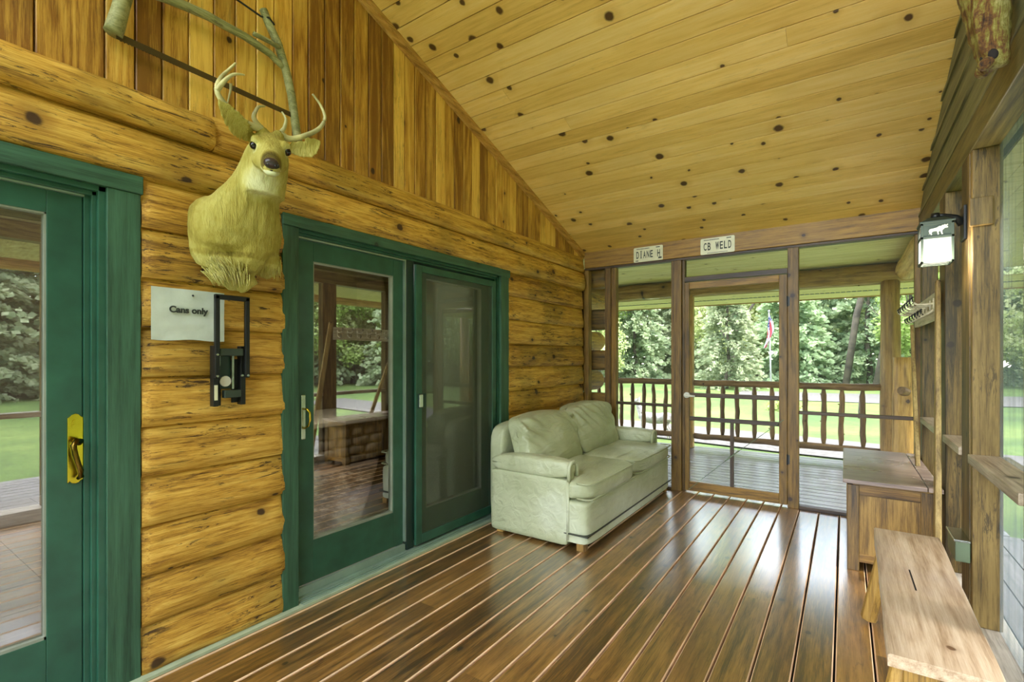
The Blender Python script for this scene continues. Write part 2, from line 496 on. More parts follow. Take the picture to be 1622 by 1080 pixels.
def screen(name, dens, colr, streak=0.0):
    b = NB(name)
    tr = b.n('ShaderNodeBsdfTransparent')
    df = b.n('ShaderNodeBsdfDiffuse', {0: colr})
    f = dens
    if streak:
        nz = b.n('ShaderNodeTexNoise', {'Vector': b.coords((14, 14, 1.2)), 'Scale': 2.2, 'Detail': 5.0}).outputs[0]
        f = b.math('ADD', dens, b.math('MULTIPLY', b.smooth(nz, 0.42, 0.7), streak))
    tl = b.n('ShaderNodeBsdfTranslucent', {0: colr})
    ms = b.n('ShaderNodeMixShader', {0: 0.5, 1: df.outputs[0], 2: tl.outputs[0]})
    mx = b.n('ShaderNodeMixShader', {0: f, 1: tr.outputs[0], 2: ms.outputs[0]})
    b.t.links.new(mx.outputs[0], b.out.inputs[0])
    return b.m
M['screen'] = screen('insect_screen', 0.07, (0.2, 0.22, 0.2, 1))
M['screen_dense'] = screen('door_insect_screen', 0.32, (0.22, 0.25, 0.17, 1))
M['film'] = screen('window_film', 0.30, (0.20, 0.25, 0.27, 1), 0.15)

def leather():
    b = NB('sage_leather')
    c0 = b.coords((1, 1, 1))
    n1 = b.n('ShaderNodeTexNoise', {'Vector': c0, 'Scale': 3.0, 'Detail': 5.0}).outputs[0]
    n2 = b.n('ShaderNodeTexNoise', {'Vector': b.coords((9, 3, 9)), 'Scale': 1.4, 'Detail': 4.0, 'Distortion': 1.2}).outputs[0]
    v = b.n('ShaderNodeTexVoronoi', {'Vector': c0, 'Scale': 240.0}).outputs[0]
    col = b.ramp(n1, [(0.3, lin('#a4a882')), (0.55, lin('#b8bc98')), (0.75, lin('#c8ccb0'))])
    h = b.math('ADD', b.math('MULTIPLY', n2, 1.0), b.math('MULTIPLY', v, 0.05))
    return b.done(col, 0.32, bump=h, bstr=0.6, bdist=0.025)
M['leather'] = leather()
M['leather_dark'] = plain('piping', '#34362a', 0.5)
M['bead'] = plain('glazing_bead', '#8f9482', 0.5)

def fur():
    b = NB('deer_fur')
    at = b.n('ShaderNodeAttribute', attribute_name='tone').outputs['Fac']
    st = b.n('ShaderNodeTexNoise', {'Vector': b.coords((70, 70, 12)), 'Scale': 1.5, 'Detail': 6.0, 'Roughness': 0.7}).outputs[0]
    n2 = b.n('ShaderNodeTexNoise', {'Vector': b.coords((1, 1, 1)), 'Scale': 9.0, 'Detail': 4.0}).outputs[0]
    f = b.math('ADD', at, b.math('ADD', b.math('MULTIPLY', b.math('SUBTRACT', st, 0.5), 0.5), b.math('MULTIPLY', b.math('SUBTRACT', n2, 0.5), 0.35)))
    col = b.ramp(f, [(0.0, lin('#2c2814')), (0.26, lin('#7c6c2c')), (0.5, lin('#b0a04a')), (0.72, lin('#cabf6c')), (1.0, lin('#e4e0a8'))])
    return b.done(col, 0.85, bump=st, bstr=0.9, bdist=0.012, Specular_IOR_Level=0.15)
M['fur'] = fur()
M['eye'] = plain('glass_eye', '#150c06', 0.05, noise_amt=0.0, bstr=0.0)
M['nose'] = plain('nose', '#3b2f2c', 0.25, nscale=60, bstr=0.3)
M['antler'] = plain('antler', '#c4bb80', 0.5, noise_amt=0.25, nscale=14, bstr=0.3)
M['nosewhite'] = plain('muzzle_white', '#cfcf9a', 0.8)

def skullmat():
    b = NB('dried_hide')
    c0 = b.coords((1, 1, 1))
    n1 = b.n('ShaderNodeTexNoise', {'Vector': c0, 'Scale': 16.0, 'Detail': 8.0, 'Roughness': 0.75}).outputs[0]
    st = b.n('ShaderNodeTexNoise', {'Vector': b.coords((30, 30, 5)), 'Scale': 1.0, 'Detail': 6.0, 'Roughness': 0.75, 'Distortion': 1.5}).outputs[0]
    col = b.ramp(b.math('ADD', b.math('MULTIPLY', n1, 0.5), b.math('MULTIPLY', st, 0.5)), [(0.40, lin('#2a1606')), (0.47, lin('#6a4212')), (0.53, lin('#80782c')), (0.62, lin('#b8aa70'))])
    return b.done(col, 0.6, bump=n1, bstr=0.8, bdist=0.02)
M['skullbone'] = skullmat()
# ---------------------------------------------------------------- the porch: floor, walls, ceiling
D = -2.376           # face of the log wall
XR = 0.47            # face of the window wall
YF = 4.86            # face of the screen wall
def zceil(y):
    return 2.452 + 0.345 * (YF - y)

# floor: boards running away from the camera with open gaps
fb = MB()
x = -0.037 - 0.142 * 17
while x < XR + 0.12:
    x0, x1 = x + 0.0045, x + 0.142 - 0.0045
    cuts = [-1.4, 4.98]
    if R.random() < 0.35:
        cuts.insert(1, R.uniform(1.2, 4.2))
    for a, b_ in zip(cuts[:-1], cuts[1:]):
        r = R.random()
        vs = [(x0, a, -0.03), (x1, a, -0.03), (x1, b_, -0.03), (x0, b_, -0.03),
              (x0, a, -0.004), (x1, a, -0.004), (x1, b_, -0.004), (x0, b_, -0.004),
              (x0 + 0.004, a, 0), (x1 - 0.004, a, 0), (x1 - 0.004, b_, 0), (x0 + 0.004, b_, 0)]
        fs = [(0, 3, 2, 1), (8, 9, 10, 11), (0, 1, 5, 4), (1, 2, 6, 5), (2, 3, 7, 6), (3, 0, 4, 7),
              (4, 5, 9, 8), (5, 6, 10, 9), (6, 7, 11, 10), (7, 4, 8, 11)]
        fb.add(vs, fs, r, [1, 0, 0, 1, 0, 1, 0, 1, 0, 1])
    x += 0.142
floor = fb.build('floor', [M['floor'], M['floor_edge']], kind='structure')
sb = MB().box(-2.6, -1.4, -0.06, XR + 0.2, 4.98, -0.045)
sb.build('floor_joists', M['soil'], parent=floor)

# log siding with a hand-hewn bulge per course
ROW = 0.2045
def log_panel(mb, y0, y1, rows, extra=0.0, seed=0.0):
    ny = max(4, int((y1 - y0) / 0.03))
    for (z0, z1, k) in rows:
        nz = 9
        rnd = noise.noise(Vector((k * 5.1, y0, seed))) * 0.5 + 0.5
        front = []
        for j in range(nz + 1):
            t = j / nz
            rowv = []
            for i in range(ny + 1):
                y = y0 + (y1 - y0) * i / ny
                w = noise.noise(Vector((y * 1.1, k * 3.7, seed)))
                w2 = noise.noise(Vector((y * 7.0, t * 3 + k * 9.1, seed)))
                w3 = noise.noise(Vector((y * 2.2, k * 7.7 + 40, seed)))
                peak = 0.46 + 0.08 * w
                tt = t ** (math.log(0.5) / math.log(peak))
                prof = max(0.0, math.sin(math.pi * min(1, max(0, tt)))) ** 0.45
                lip = 0.016 * max(0.0, 1 - t / 0.55) ** 0.7
                xo = D - 0.006 + (0.026 + extra + 0.009 * w) * prof + lip + 0.007 * w2 * prof + 0.004 * noise.noise(Vector((y * 2.0, t * 9 + k * 4.1, seed + 9))) * prof
                z = z0 + (z1 - z0) * t
                if 0 < t < 1 or True:
                    edge = (1 - t) * noise.noise(Vector((y * 1.3, k * 2.0, 3 + seed))) + t * noise.noise(Vector((y * 1.3, (k + 1) * 2.0, 3 + seed)))
                    z += 0.007 * edge
                # rounded log ends
                e = min(y - y0, y1 - y)
                if e < 0.012:
                    xo -= 0.010 * (1 - e / 0.012) * prof
                rowv.append((xo, y, z))
            front.append(rowv)
        vs = [v for r in front for v in r]
        W = ny + 1
        fs = [(j * W + i, j * W + i + 1, (j + 1) * W + i + 1, (j + 1) * W + i) for j in range(nz) for i in range(ny)]
        base = len(vs)
        # end faces back to the wall
        for ii in (0, ny):
            idx = [j * W + ii for j in range(nz + 1)]
            o = len(vs)
            vs += [(D - 0.05, vs[t][1], vs[t][2]) for t in idx]
            for j in range(nz):
                fs.append((idx[j], idx[j + 1], o + j + 1, o + j))
        o = len(vs)
        vs += [(D - 0.05, v[1], v[2]) for v in front[nz]]
        for i in range(ny):
            fs.append((nz * W + i, nz * W + i + 1, o + i + 1, o + i))
        o = len(vs)
        vs += [(D - 0.05, v[1], v[2]) for v in front[0]]
        for i in range(ny):
            fs.append((i + 1, i, o + i, o + i + 1))
        mb.add(vs, fs, rnd)
lp = MB()
rows = [(k * ROW, (k + 1) * ROW, k) for k in range(10)]
log_panel(lp, 0.782, 1.392, rows, seed=1.0)
log_panel(lp, 3.395, 4.835, rows, seed=5.0)
log_panel(lp, -1.2, -0.48, rows, seed=8.0)
log_panel(lp, -1.2, 4.845, [(2.040, 2.243, 10)], 0.016, seed=2.0)
log_panel(lp, 1.056, 4.845, [(2.243, 2.405, 11)], 0.004, seed=3.0)
log_panel(lp, -1.2, 1.050, [(2.243, 2.395, 13)], 0.036, seed=4.0)
wall_left = lp.build('wall_left', M['log'], kind='structure', smooth=True)
md = wall_left.modifiers.new('e', 'EDGE_SPLIT'); md.split_angle = math.radians(50)
core = MB()
for (a, b_) in ((-1.2, -0.48), (0.70, 1.44), (3.34, 4.9)):
    core.box(D - 0.16, a, -0.03, D - 0.02, b_, 2.40)
core.box(D - 0.16, -1.2, 2.03, D - 0.02, 4.9, 2.42)
core.build('wall_core', M['dark_room'], parent=wall_left)

# gable boards above the logs
gb = MB()
seams = [-1.2, -1.0, -0.8, -0.62, -0.42, -0.25, -0.05, 0.1, 0.27, 0.468, 0.668, 0.766, 0.861, 0.962, 1.065, 1.161, 1.26, 1.35, 1.45, 1.54, 1.64, 1.74, 1.836, 1.94, 2.04, 2.14, 2.234, 2.325, 2.426]
while seams[-1] < 4.78:
    seams.append(seams[-1] + R.choice([0.098, 0.1, 0.104]))
seams[-1] = 4.86
for i, (a, b_) in enumerate(zip(seams[:-1], seams[1:])):
    g = 0.0022
    xf_ = D - 0.004 - R.random() * 0.003
    za, zb = zceil(a) + 0.02, zceil(b_) + 0.02
    r = R.random()
    if abs(a - 2.04) < 0.01: r = 0.02
    elif abs(a - 2.14) < 0.01: r = 0.95
    c = 0.004
    y0, y1 = a + g, b_ - g
    vs = [(xf_ - 0.03, y0, 2.39), (xf_ - c, y0, 2.39), (xf_, y0 + c, 2.39), (xf_, y1 - c, 2.39), (xf_ - c, y1, 2.39), (xf_ - 0.03, y1, 2.39)]
    vs += [(v[0], v[1], za + (zb - za) * (v[1] - a) / (b_ - a)) for v in vs]
    fs = [(k, k + 6, (k + 1) % 6 + 6, (k + 1) % 6) for k in range(6)] + [(0, 1, 2, 3, 4, 5), (11, 10, 9, 8, 7, 6)]
    gb.add(vs, fs, r)
wall_gable = gb.build('wall_left_gable', M['gable'], kind='structure')
gk = MB().prism([(-1.2, 2.4), (4.88, 2.4), (4.88, zceil(4.88)), (-1.2, zceil(-1.2))], 'x', D - 0.12, D - 0.034)
gk.build('gable_backing', M['soil'], parent=wall_gable)
# moulding along the rake, base strip along the floor
sl = math.sqrt(1 + 0.345 ** 2)
tr = MB()
for (w, t0) in ((0.062, 0.0), (0.030, 0.012)):
    ya, yb = -1.2, 4.85
    tr.hexa([(D - 0.005, ya, zceil(ya) - w * sl), (D + 0.016 + t0, ya, zceil(ya) - w * sl), (D + 0.016 + t0, yb, zceil(yb) - w * sl), (D - 0.005, yb, zceil(yb) - w * sl),
             (D - 0.005, ya, zceil(ya)), (D + 0.016 + t0, ya, zceil(ya)), (D + 0.016 + t0, yb, zceil(yb)), (D - 0.005, yb, zceil(yb))], 0.8)
tr.build('trim_1', M['tan_y'], kind='structure')
bs = MB()
for a, b_ in ((-1.2, 1.40), (1.40, 3.36), (3.36, 4.85)):
    bs.box(D - 0.02, a, 0.0, D + 0.052, b_, 0.012, 0.4)
bs.build('baseboard_left', M['strip'], kind='structure')

# ceiling boards run across the porch, down the slope one after another
cb = MB()
pitch = 0.131
Ltot = (YF + 1.2) * sl
n = int(Ltot / pitch)
uy, uz = -1 / sl, 0.345 / sl          # direction up the slope (towards -y)
ny_, nz_ = -0.345 / sl, -1 / sl        # surface normal pointing down into the porch
for i in range(n + 1):
    s0, s1 = i * pitch, (i + 1) * pitch
    segs = [D - 0.05, XR + 0.05]
    if R.random() < 0.16:
        segs.insert(1, R.uniform(-2.0, 0.1))
    for a, b_ in zip(segs[:-1], segs[1:]):
        r = R.random()
        prof = [(s0 + 0.0028, -0.02), (s0 + 0.0028, -0.001), (s0 + 0.0035, 0.0), (s1 - 0.0035, 0.0), (s1 - 0.0028, -0.001), (s1 - 0.0028, -0.02)]
        P = []
        for xx in (a + 0.0006, b_ - 0.0006):
            for (s_, d_) in prof:
                P.append((xx, YF + uy * s_ + ny_ * d_, 2.452 + uz * s_ + nz_ * d_))
        fs = [(k, (k + 1) % 6, (k + 1) % 6 + 6, k + 6) for k in range(6)] + [(5, 4, 3, 2, 1, 0), (6, 7, 8, 9, 10, 11)]
        cb.add(P, fs, r)
ceiling = cb.build('ceiling', M['ceil'], kind='structure')
bk = MB().hexa([(D - 0.1, -1.2, zceil(-1.2) + 0.02), (XR + 0.2, -1.2, zceil(-1.2) + 0.02), (XR + 0.2, YF + 0.1, zceil(YF + 0.1) + 0.02), (D - 0.1, YF + 0.1, zceil(YF + 0.1) + 0.02),
                (D - 0.1, -1.2, zceil(-1.2) + 0.1), (XR + 0.2, -1.2, zceil(-1.2) + 0.1), (XR + 0.2, YF + 0.1, zceil(YF + 0.1) + 0.1), (D - 0.1, YF + 0.1, zceil(YF + 0.1) + 0.1)])
bk.build('roof_deck', M['soil'], parent=ceiling)

# ---------------------------------------------------------------- screen wall at the far end
wall_far = MB().box(D + 0.02, YF - 0.015, 2.285, XR + 0.02, YF + 0.09, 2.462, 0.6).build('wall_far', M['post_x'], kind='structure', bevel=0.004)
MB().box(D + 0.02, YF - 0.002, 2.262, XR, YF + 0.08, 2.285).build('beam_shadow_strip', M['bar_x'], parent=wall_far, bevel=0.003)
def post(x0, x1, z0=0.0, z1=2.264, y0=YF, y1=YF + 0.085, mat='post_z', rnd=0.5):
    MB().box(x0, y0, z0, x1, y1, z1, rnd).build('post', M[mat], parent=wall_far, bevel=0.004)
post(D + 0.004, -2.312, rnd=0.9)
post(-2.121, -2.055, rnd=0.3)
post(-2.053, -2.000, y0=YF + 0.012, rnd=0.8)
post(-1.418, -1.318, rnd=0.45)
post(-1.316, -1.290, y0=YF + 0.02, rnd=0.05, z1=2.264)
post(-0.412, -0.328, rnd=0.6)
post(0.448, XR + 0.03, y0=YF + 0.01, rnd=0.5)
for (a, b_) in ((-2.000, -1.418), (-0.328, 0.448)):
    MB().box(a, YF + 0.02, 0.818, b_, YF + 0.06, 0.846, 0.4).build('crossbar', M['bar_x'], parent=wall_far, bevel=0.003)
    MB().box(a, YF + 0.0, 0.0, b_, YF + 0.08, 0.028, 0.2).build('bottom_rail', M['bar_x'], parent=wall_far, bevel=0.003)
MB().box(-1.290, YF + 0.01, 2.047, -0.412, YF + 0.07, 2.094, 0.4).build('door_head', M['bar_x'], parent=wall_far, bevel=0.003)
for (a, b_, z0, z1) in ((-2.000, -1.418, 0.028, 2.262), (-0.328, 0.448, 0.028, 2.262), (-1.290, -0.412, 2.094, 2.262), (-2.312, -2.121, 0.03, 2.262)):
    MB().box(a, YF + 0.064, z0, b_, YF + 0.0645, z1).build('insect_screen', M['screen'], parent=wall_far)

# the screen door
dr = thing('door_1', None, None, (-0.86, YF, 0.0), kind='structure')
y0, y1 = YF + 0.012, YF + 0.045
MB().box(-1.289, y0, 0.018, -1.247, y1, 2.040, 0.5).build('stile', M['post_z'], parent=dr, bevel=0.003)
MB().box(-0.479, y0, 0.018, -0.415, y1, 2.040, 0.55).build('stile', M['post_z'], parent=dr, bevel=0.003)
MB().box(-1.247, y0, 1.976, -0.479, y1, 2.040, 0.6).build('top_rail', M['post_x'], parent=dr, bevel=0.003)
MB().box(-1.247, y0, 0.018, -0.479, y1, 0.108, 0.3).build('bottom_rail', M['post_x'], parent=dr, bevel=0.003)
MB().box(-1.247, y0, 0.928, -0.479, y1, 0.968, 0.5).build('crossbar', M['bar_x'], parent=dr, bevel=0.003)
MB().box(-1.247, y0, 0.700, -0.479, y1, 0.738, 0.5).build('crossbar', M['bar_x'], parent=dr, bevel=0.003)
MB().box(-0.880, y0, 0.108, -0.850, y1, 0.700, 0.5).build('muntin', M['bar_z'], parent=dr, bevel=0.003)
MB().box(-1.247, YF + 0.040, 0.108, -0.479, YF + 0.0405, 1.976).build('insect_screen', M['screen'], parent=dr)
MB().tube([(-1.25, YF + 0.006, 0.03), (-0.86, YF + 0.006, 0.40), (-0.44, YF + 0.006, 0.765)], 0.0026, 6).build('brace_wire', M['grey_metal'], parent=dr)
MB().tube([(-0.92, YF + 0.005, 0.345), (-0.80, YF + 0.005, 0.455)], 0.006, 8).build('turnbuckle', M['grey_metal'], parent=dr)
kn = MB().tube([(-1.268, YF + 0.012, 0.945), (-1.268, YF - 0.006, 0.945), (-1.268, YF - 0.008, 0.945)], [0.028, 0.028, 0.02], 16).tube([(-1.268, YF, 0.945), (-1.268, YF - 0.055, 0.945)], 0.009, 10)
kn.tube([(-1.268, YF - 0.05, 0.945), (-1.18, YF - 0.05, 0.940)], [0.011, 0.008], 10)
kn.build('handle', M['white_knob'], parent=dr, smooth=False)
for z in (0.42, 1.80):
    h = MB().box(-0.418, YF - 0.004, z - 0.04, -0.395, YF + 0.012, z + 0.04).tube([(-0.413, YF - 0.006, z - 0.045), (-0.413, YF - 0.006, z + 0.045)], 0.006, 8)
    h.build('hinge', M['black'], parent=dr)

# ---------------------------------------------------------------- window wall on the right
YB = -1.2
wall_right = MB().box(XR, YB, 2.243, XR + 0.12, YF + 0.09, 2.385, 0.3).build('wall_right', M['post_y'], kind='structure', bevel=0.004)
ss = MB()
z = 2.385
k = 0
while z < zceil(YB):
    zt = z + 0.1445
    ya = YB
    yb = min(YF, YF - (z + 0.004 - 2.452) / 0.345) if z > 2.452 else YF
    if yb < YB + 0.02:
        break
    yt = min(YF, YF - (zt - 2.452) / 0.345)
    yt = max(yt, YB)
    # tongue-and-groove board: flat face with a rounded lower bead
    for (zz0, zz1, xx) in ((z, z + 0.020, XR - 0.004), (z + 0.026, zt, XR + 0.006)):
        y_a = min(YF, YF - (zz0 - 2.452) / 0.345); y_b = max(YB, min(YF, YF - (zz1 - 2.452) / 0.345))
        y_a = max(y_a, YB + 0.01)
        ss.hexa([(xx, YB, zz0), (XR + 0.05, YB, zz0), (XR + 0.05, y_a, zz0), (xx, y_a, zz0), (xx, YB, zz1), (XR + 0.05, YB, zz1), (XR + 0.05, y_b, zz1), (xx, y_b, zz1)],
                0.9 if zz1 - zz0 < 0.05 else 0.25 + 0.2 * R.random())
    z = zt
    k += 1
wall_sid = ss.build('wall_right_gable', M['sid'], kind='structure')
MB().prism([(YB, 2.3), (YF, 2.3), (YF, 2.46), (YB, zceil(YB))], 'x', XR + 0.02, XR + 0.1).build('gable_backing', M['soil'], parent=wall_sid)
def stud(y0, y1, x0=XR, x1=XR + 0.09, z0=0.1, z1=2.243, rnd=0.5, mat='post_r'):
    return MB().box(x0, y0, z0, x1, y1, z1, rnd).build('stud', M[mat], parent=wall_right, bevel=0.004)
MB().box(XR - 0.03, YB, 0.0, XR + 0.14, YF, 0.10, 0.5).build('bottom_plate', M['plate_wood'], parent=wall_right, bevel=0.006)
stud(4.66, 4.76, rnd=0.2)
stud(3.66, 3.86, rnd=0.3)
stud(3.02, 3.19, rnd=0.25)
stud(2.975, 3.018, x0=XR + 0.004, x1=XR + 0.105, rnd=0.8)
stud(2.03, 2.20, rnd=0.2)
stud(1.10, 1.26, rnd=0.4)
stud(0.12, 0.28, rnd=0.3)
stud(-0.85, -0.70, rnd=0.5)
bays = [(3.86, 4.66), (3.19, 3.66), (2.20, 2.975), (1.26, 2.03), (0.28, 1.10), (-0.70, 0.12)]
for (a, b_) in bays:
    MB().box(XR - 0.012, a, 0.832, XR + 0.125, b_, 0.872, 0.6).build('sill', M['sill_wood'], parent=wall_right, bevel=0.004)
    near = 2.0 < a < 2.5
    for (za_, zb_) in ((0.10, 0.832), (0.872, 2.243)):
        MB().box(XR + 0.092, a - 0.02, za_, XR + 0.0935, b_ + 0.02, zb_).build('window_film' if near else 'insect_screen', M['film' if near else 'screen'], parent=wall_right)
# ---------------------------------------------------------------- green doors in the log wall
def casing(y0, y1, z0, z1, par, mat='green_board', t=0.018, rnd=0.5):
    MB().box(D - 0.06, y0, z0, D + t, y1, z1, rnd).build('casing', M[mat], parent=par, bevel=0.003)
def french(par, y0, y1, z0, z1, gy0, gy1, gz0, gz1, xf_):
    """a glazed door leaf: frame, glass stop, pane"""
    m = MB()
    xb = xf_ - 0.045
    m.box(xb, y0, z0, xf_, gy0, z1, 0.5); m.box(xb, gy1, z0, xf_, y1, z1, 0.5)
    m.box(xb, gy0, z0, xf_, gy1, gz0, 0.5); m.box(xb, gy0, gz1, xf_, gy1, z1, 0.5)
    leaf = m.build('door_leaf', M['green'], parent=par, bevel=0.002)
    s = MB()
    w, xs = 0.006, xf_ - 0.004
    s.box(xs - 0.03, gy0, gz0, xs, gy0 + w, gz1); s.box(xs - 0.03, gy1 - w, gz0, xs, gy1, gz1)
    s.box(xs - 0.03, gy0, gz0, xs, gy1, gz0 + w * 1.8); s.box(xs - 0.03, gy0, gz1 - w, xs, gy1, gz1)
    s.build('glazing_bead', M['bead'], parent=leaf)
    MB().box(xf_ - 0.026, gy0, gz0, xf_ - 0.022, gy1, gz1).build('pane', M['glass'], parent=leaf)
    return leaf

# left door
d2 = thing('door_2', None, None, (D, 0.15, 0.0), kind='structure')
casing(0.668, 0.778, 0.0, 1.968, d2)
casing(-0.48, -0.36, 0.0, 1.968, d2)
MB().box(D - 0.06, -0.50, 1.968, D + 0.024, 0.785, 2.040, 0.4).build('casing', M['green_board_y'], parent=d2, bevel=0.003)
jm = MB()
for (y0, y1, x1) in ((0.645, 0.668, D + 0.004), (0.630, 0.645, D - 0.016), (0.612, 0.630, D - 0.034)):
    jm.box(D - 0.15, y0, 0.0, x1, y1, 1.968)
for (z0, z1, x1) in ((1.948, 1.968, D + 0.004), (1.932, 1.948, D - 0.016)):
    jm.box(D - 0.15, -0.36, z0, x1, 0.668, z1)
jm.build('jamb', M['green'], parent=d2, bevel=0.0015)
MB().box(D - 0.06, -0.33, 1.924, D - 0.030, 0.612, 1.931).build('weather_strip', M['alu'], parent=d2)
leaf2 = french(d2, -0.33, 0.610, 0.03, 1.924, -0.20, 0.508, 0.27, 1.841, D - 0.045)
MB().box(D - 0.10, -0.36, 0.0, D + 0.04, 0.66, 0.028).build('threshold', M['alu'], parent=d2, bevel=0.003)
# brass lever on a long shaped plate
hx = D - 0.045
yc, za, zb, hw = 0.588, 0.828, 1.094, 0.023
out = [(-1, 0.015), (-1, 0.94), (-0.72, 0.955), (-0.45, 0.985), (0, 1.0), (0.45, 0.985), (0.72, 0.955), (1, 0.94), (1, 0.05), (0.72, 0.04), (0.45, 0.012), (0, 0.0), (-0.45, 0.012), (-0.72, 0.04)]
hd = MB().prism([(yc + a * hw, za + b_ * (zb - za)) for a, b_ in out], 'x', hx, hx + 0.007).build('door_handle', M['brass'], parent=leaf2, bevel=0.0015)
lv = MB().tube([(hx + 0.005, yc + 0.004, 0.985), (hx + 0.035, yc + 0.004, 0.985)], [0.013, 0.010], 12)
lv.tube([(hx + 0.036, yc + 0.010, 0.990), (hx + 0.046, yc - 0.006, 0.996), (hx + 0.050, yc - 0.016, 0.980), (hx + 0.050, yc - 0.012, 0.950), (hx + 0.052, yc - 0.004, 0.915), (hx + 0.048, yc + 0.006, 0.880), (hx + 0.040, yc + 0.008, 0.858), (hx + 0.032, yc + 0.0, 0.850)],
        [0.010, 0.011, 0.010, 0.009, 0.0085, 0.009, 0.010, 0.006], 10)
lv.build('lever', M['bronze'], parent=hd, smooth=True)
MB().box(hx + 0.006, yc - 0.012, 1.046, hx + 0.012, yc + 0.012, 1.052).tube([(hx + 0.006, yc, 1.062), (hx + 0.012, yc, 1.062)], 0.010, 12).build('lock_cylinder', M['brass'], parent=hd)

# double door: glazed leaf and screened leaf
d3 = thing('door_3', None, None, (D, 2.4, 0.0), kind='structure')
casing(1.382, 1.470, 0.0, 1.990, d3, rnd=0.4)
casing(3.285, 3.40, 0.0, 1.990, d3, rnd=0.6)
MB().box(D - 0.06, 1.38, 1.988, D + 0.024, 3.412, 2.048, 0.4).build('casing', M['green_board_y'], parent=d3, bevel=0.003)
jm = MB()
jm.box(D - 0.15, 1.470, 0.06, D - 0.004, 1.482, 1.988); jm.box(D - 0.15, 1.482, 0.06, D - 0.022, 1.496, 1.988)
jm.box(D - 0.15, 3.262, 0.0, D - 0.004, 3.285, 1.988); jm.box(D - 0.15, 3.245, 0.0, D - 0.02, 3.262, 1.988)
jm.box(D - 0.15, 1.470, 1.972, D - 0.004, 3.285, 1.988); jm.box(D - 0.15, 1.482, 1.958, D - 0.022, 3.262, 1.972)
jm.build('jamb', M['green'], parent=d3, bevel=0.0015)
MB().box(D - 0.14, 2.268, 0.03, D - 0.022, 2.330, 1.958).build('mullion', M['green_dark'], parent=d3, bevel=0.002)
ws = MB().box(D - 0.052, 1.498, 1.947, D - 0.026, 2.262, 1.956).box(D - 0.052, 2.254, 0.09, D - 0.024, 2.263, 1.956)
ws.build('weather_strip', M['alu'], parent=d3)
leaf3 = french(d3, 1.498, 2.254, 0.075, 1.946, 1.596, 2.172, 0.300, 1.838, D - 0.045)
leaf4 = french(d3, 2.335, 3.262, 0.045, 1.950, 2.510, 3.150, 0.236, 1.872, D - 0.082)
th = MB()
th.box(D - 0.12, 1.470, 0.0, D - 0.005, 3.30, 0.028); th.box(D - 0.05, 1.496, 0.028, D - 0.028, 2.26, 0.072)
for i in range(3):
    th.box(D - 0.003 + i * 0.016, 1.482, 0.0, D + 0.006 + i * 0.016, 3.29, 0.022 - i * 0.004)
th.build('threshold', M['alu'], parent=d3, bevel=0.002)
# pull handle of the glazed leaf
px_ = D - 0.045
ph = MB().box(px_, 1.520, 0.865, px_ + 0.006, 1.545, 1.105).build('door_handle', M['chrome'], parent=leaf3, bevel=0.002)
MB().tube([(px_ + 0.005, 1.532, 1.03), (px_ + 0.035, 1.535, 1.03), (px_ + 0.045, 1.545, 1.01), (px_ + 0.045, 1.548, 0.97), (px_ + 0.04, 1.538, 0.94), (px_ + 0.012, 1.532, 0.925)], 0.006, 8).build('pull', M['brass'], parent=ph, smooth=True)
# sliding insect screen in front of the second leaf
sd = MB()
xs0, xs1 = D - 0.020, D + 0.0
sd.box(xs0, 2.330, 0.045, xs1, 2.388, 1.936); sd.box(xs0, 3.190, 0.045, xs1, 3.240, 1.936)
sd.box(xs0, 2.388, 0.045, xs1, 3.190, 0.105); sd.box(xs0, 2.388, 1.890, xs1, 3.190, 1.936)
scr = sd.build('screen_frame', M['green'], parent=d3, bevel=0.003)
MB().box(D - 0.008, 2.388, 0.105, D - 0.0075, 3.190, 1.890).build('insect_screen', M['screen_dense'], parent=scr)
sh = MB().box(D, 2.345, 0.965, D + 0.008, 2.420, 1.065).build('door_handle', M['green_dark'], parent=scr, bevel=0.003)
MB().box(D + 0.008, 2.352, 0.972, D + 0.013, 2.385, 1.058).build('latch', M['chrome'], parent=sh, bevel=0.002)

# ---------------------------------------------------------------- the room behind the glass
tl = MB()
yy = -1.2
while yy < 4.9:
    xx = -6.3
    while xx < D - 0.16:
        tl.box(xx + 0.003, yy + 0.003, -0.03, min(xx + 0.4, D - 0.155) - 0.003, yy + 0.397, 0.0)
        xx += 0.4
    yy += 0.4
tf = tl.build('floor_inside', wood('plank_tile', '#6d5f54', '#8d7d70', '#a59588', 'y', rough=0.35, var=0.2, knots=0), kind='structure')
rm = MB().box(-6.4, -1.3, -0.03, -6.3, 5.0, 2.7).box(-6.4, -1.3, -0.03, D - 0.16, -1.2, 2.7).box(-6.4, 4.9, -0.03, D - 0.16, 5.0, 2.7)
rm.build('wall_inside', M['dark_room'], kind='structure')
MB().box(-6.4, -1.3, 2.6, D - 0.12, 5.0, 2.7).build('ceiling_inside', M['dark_room'], kind='structure')
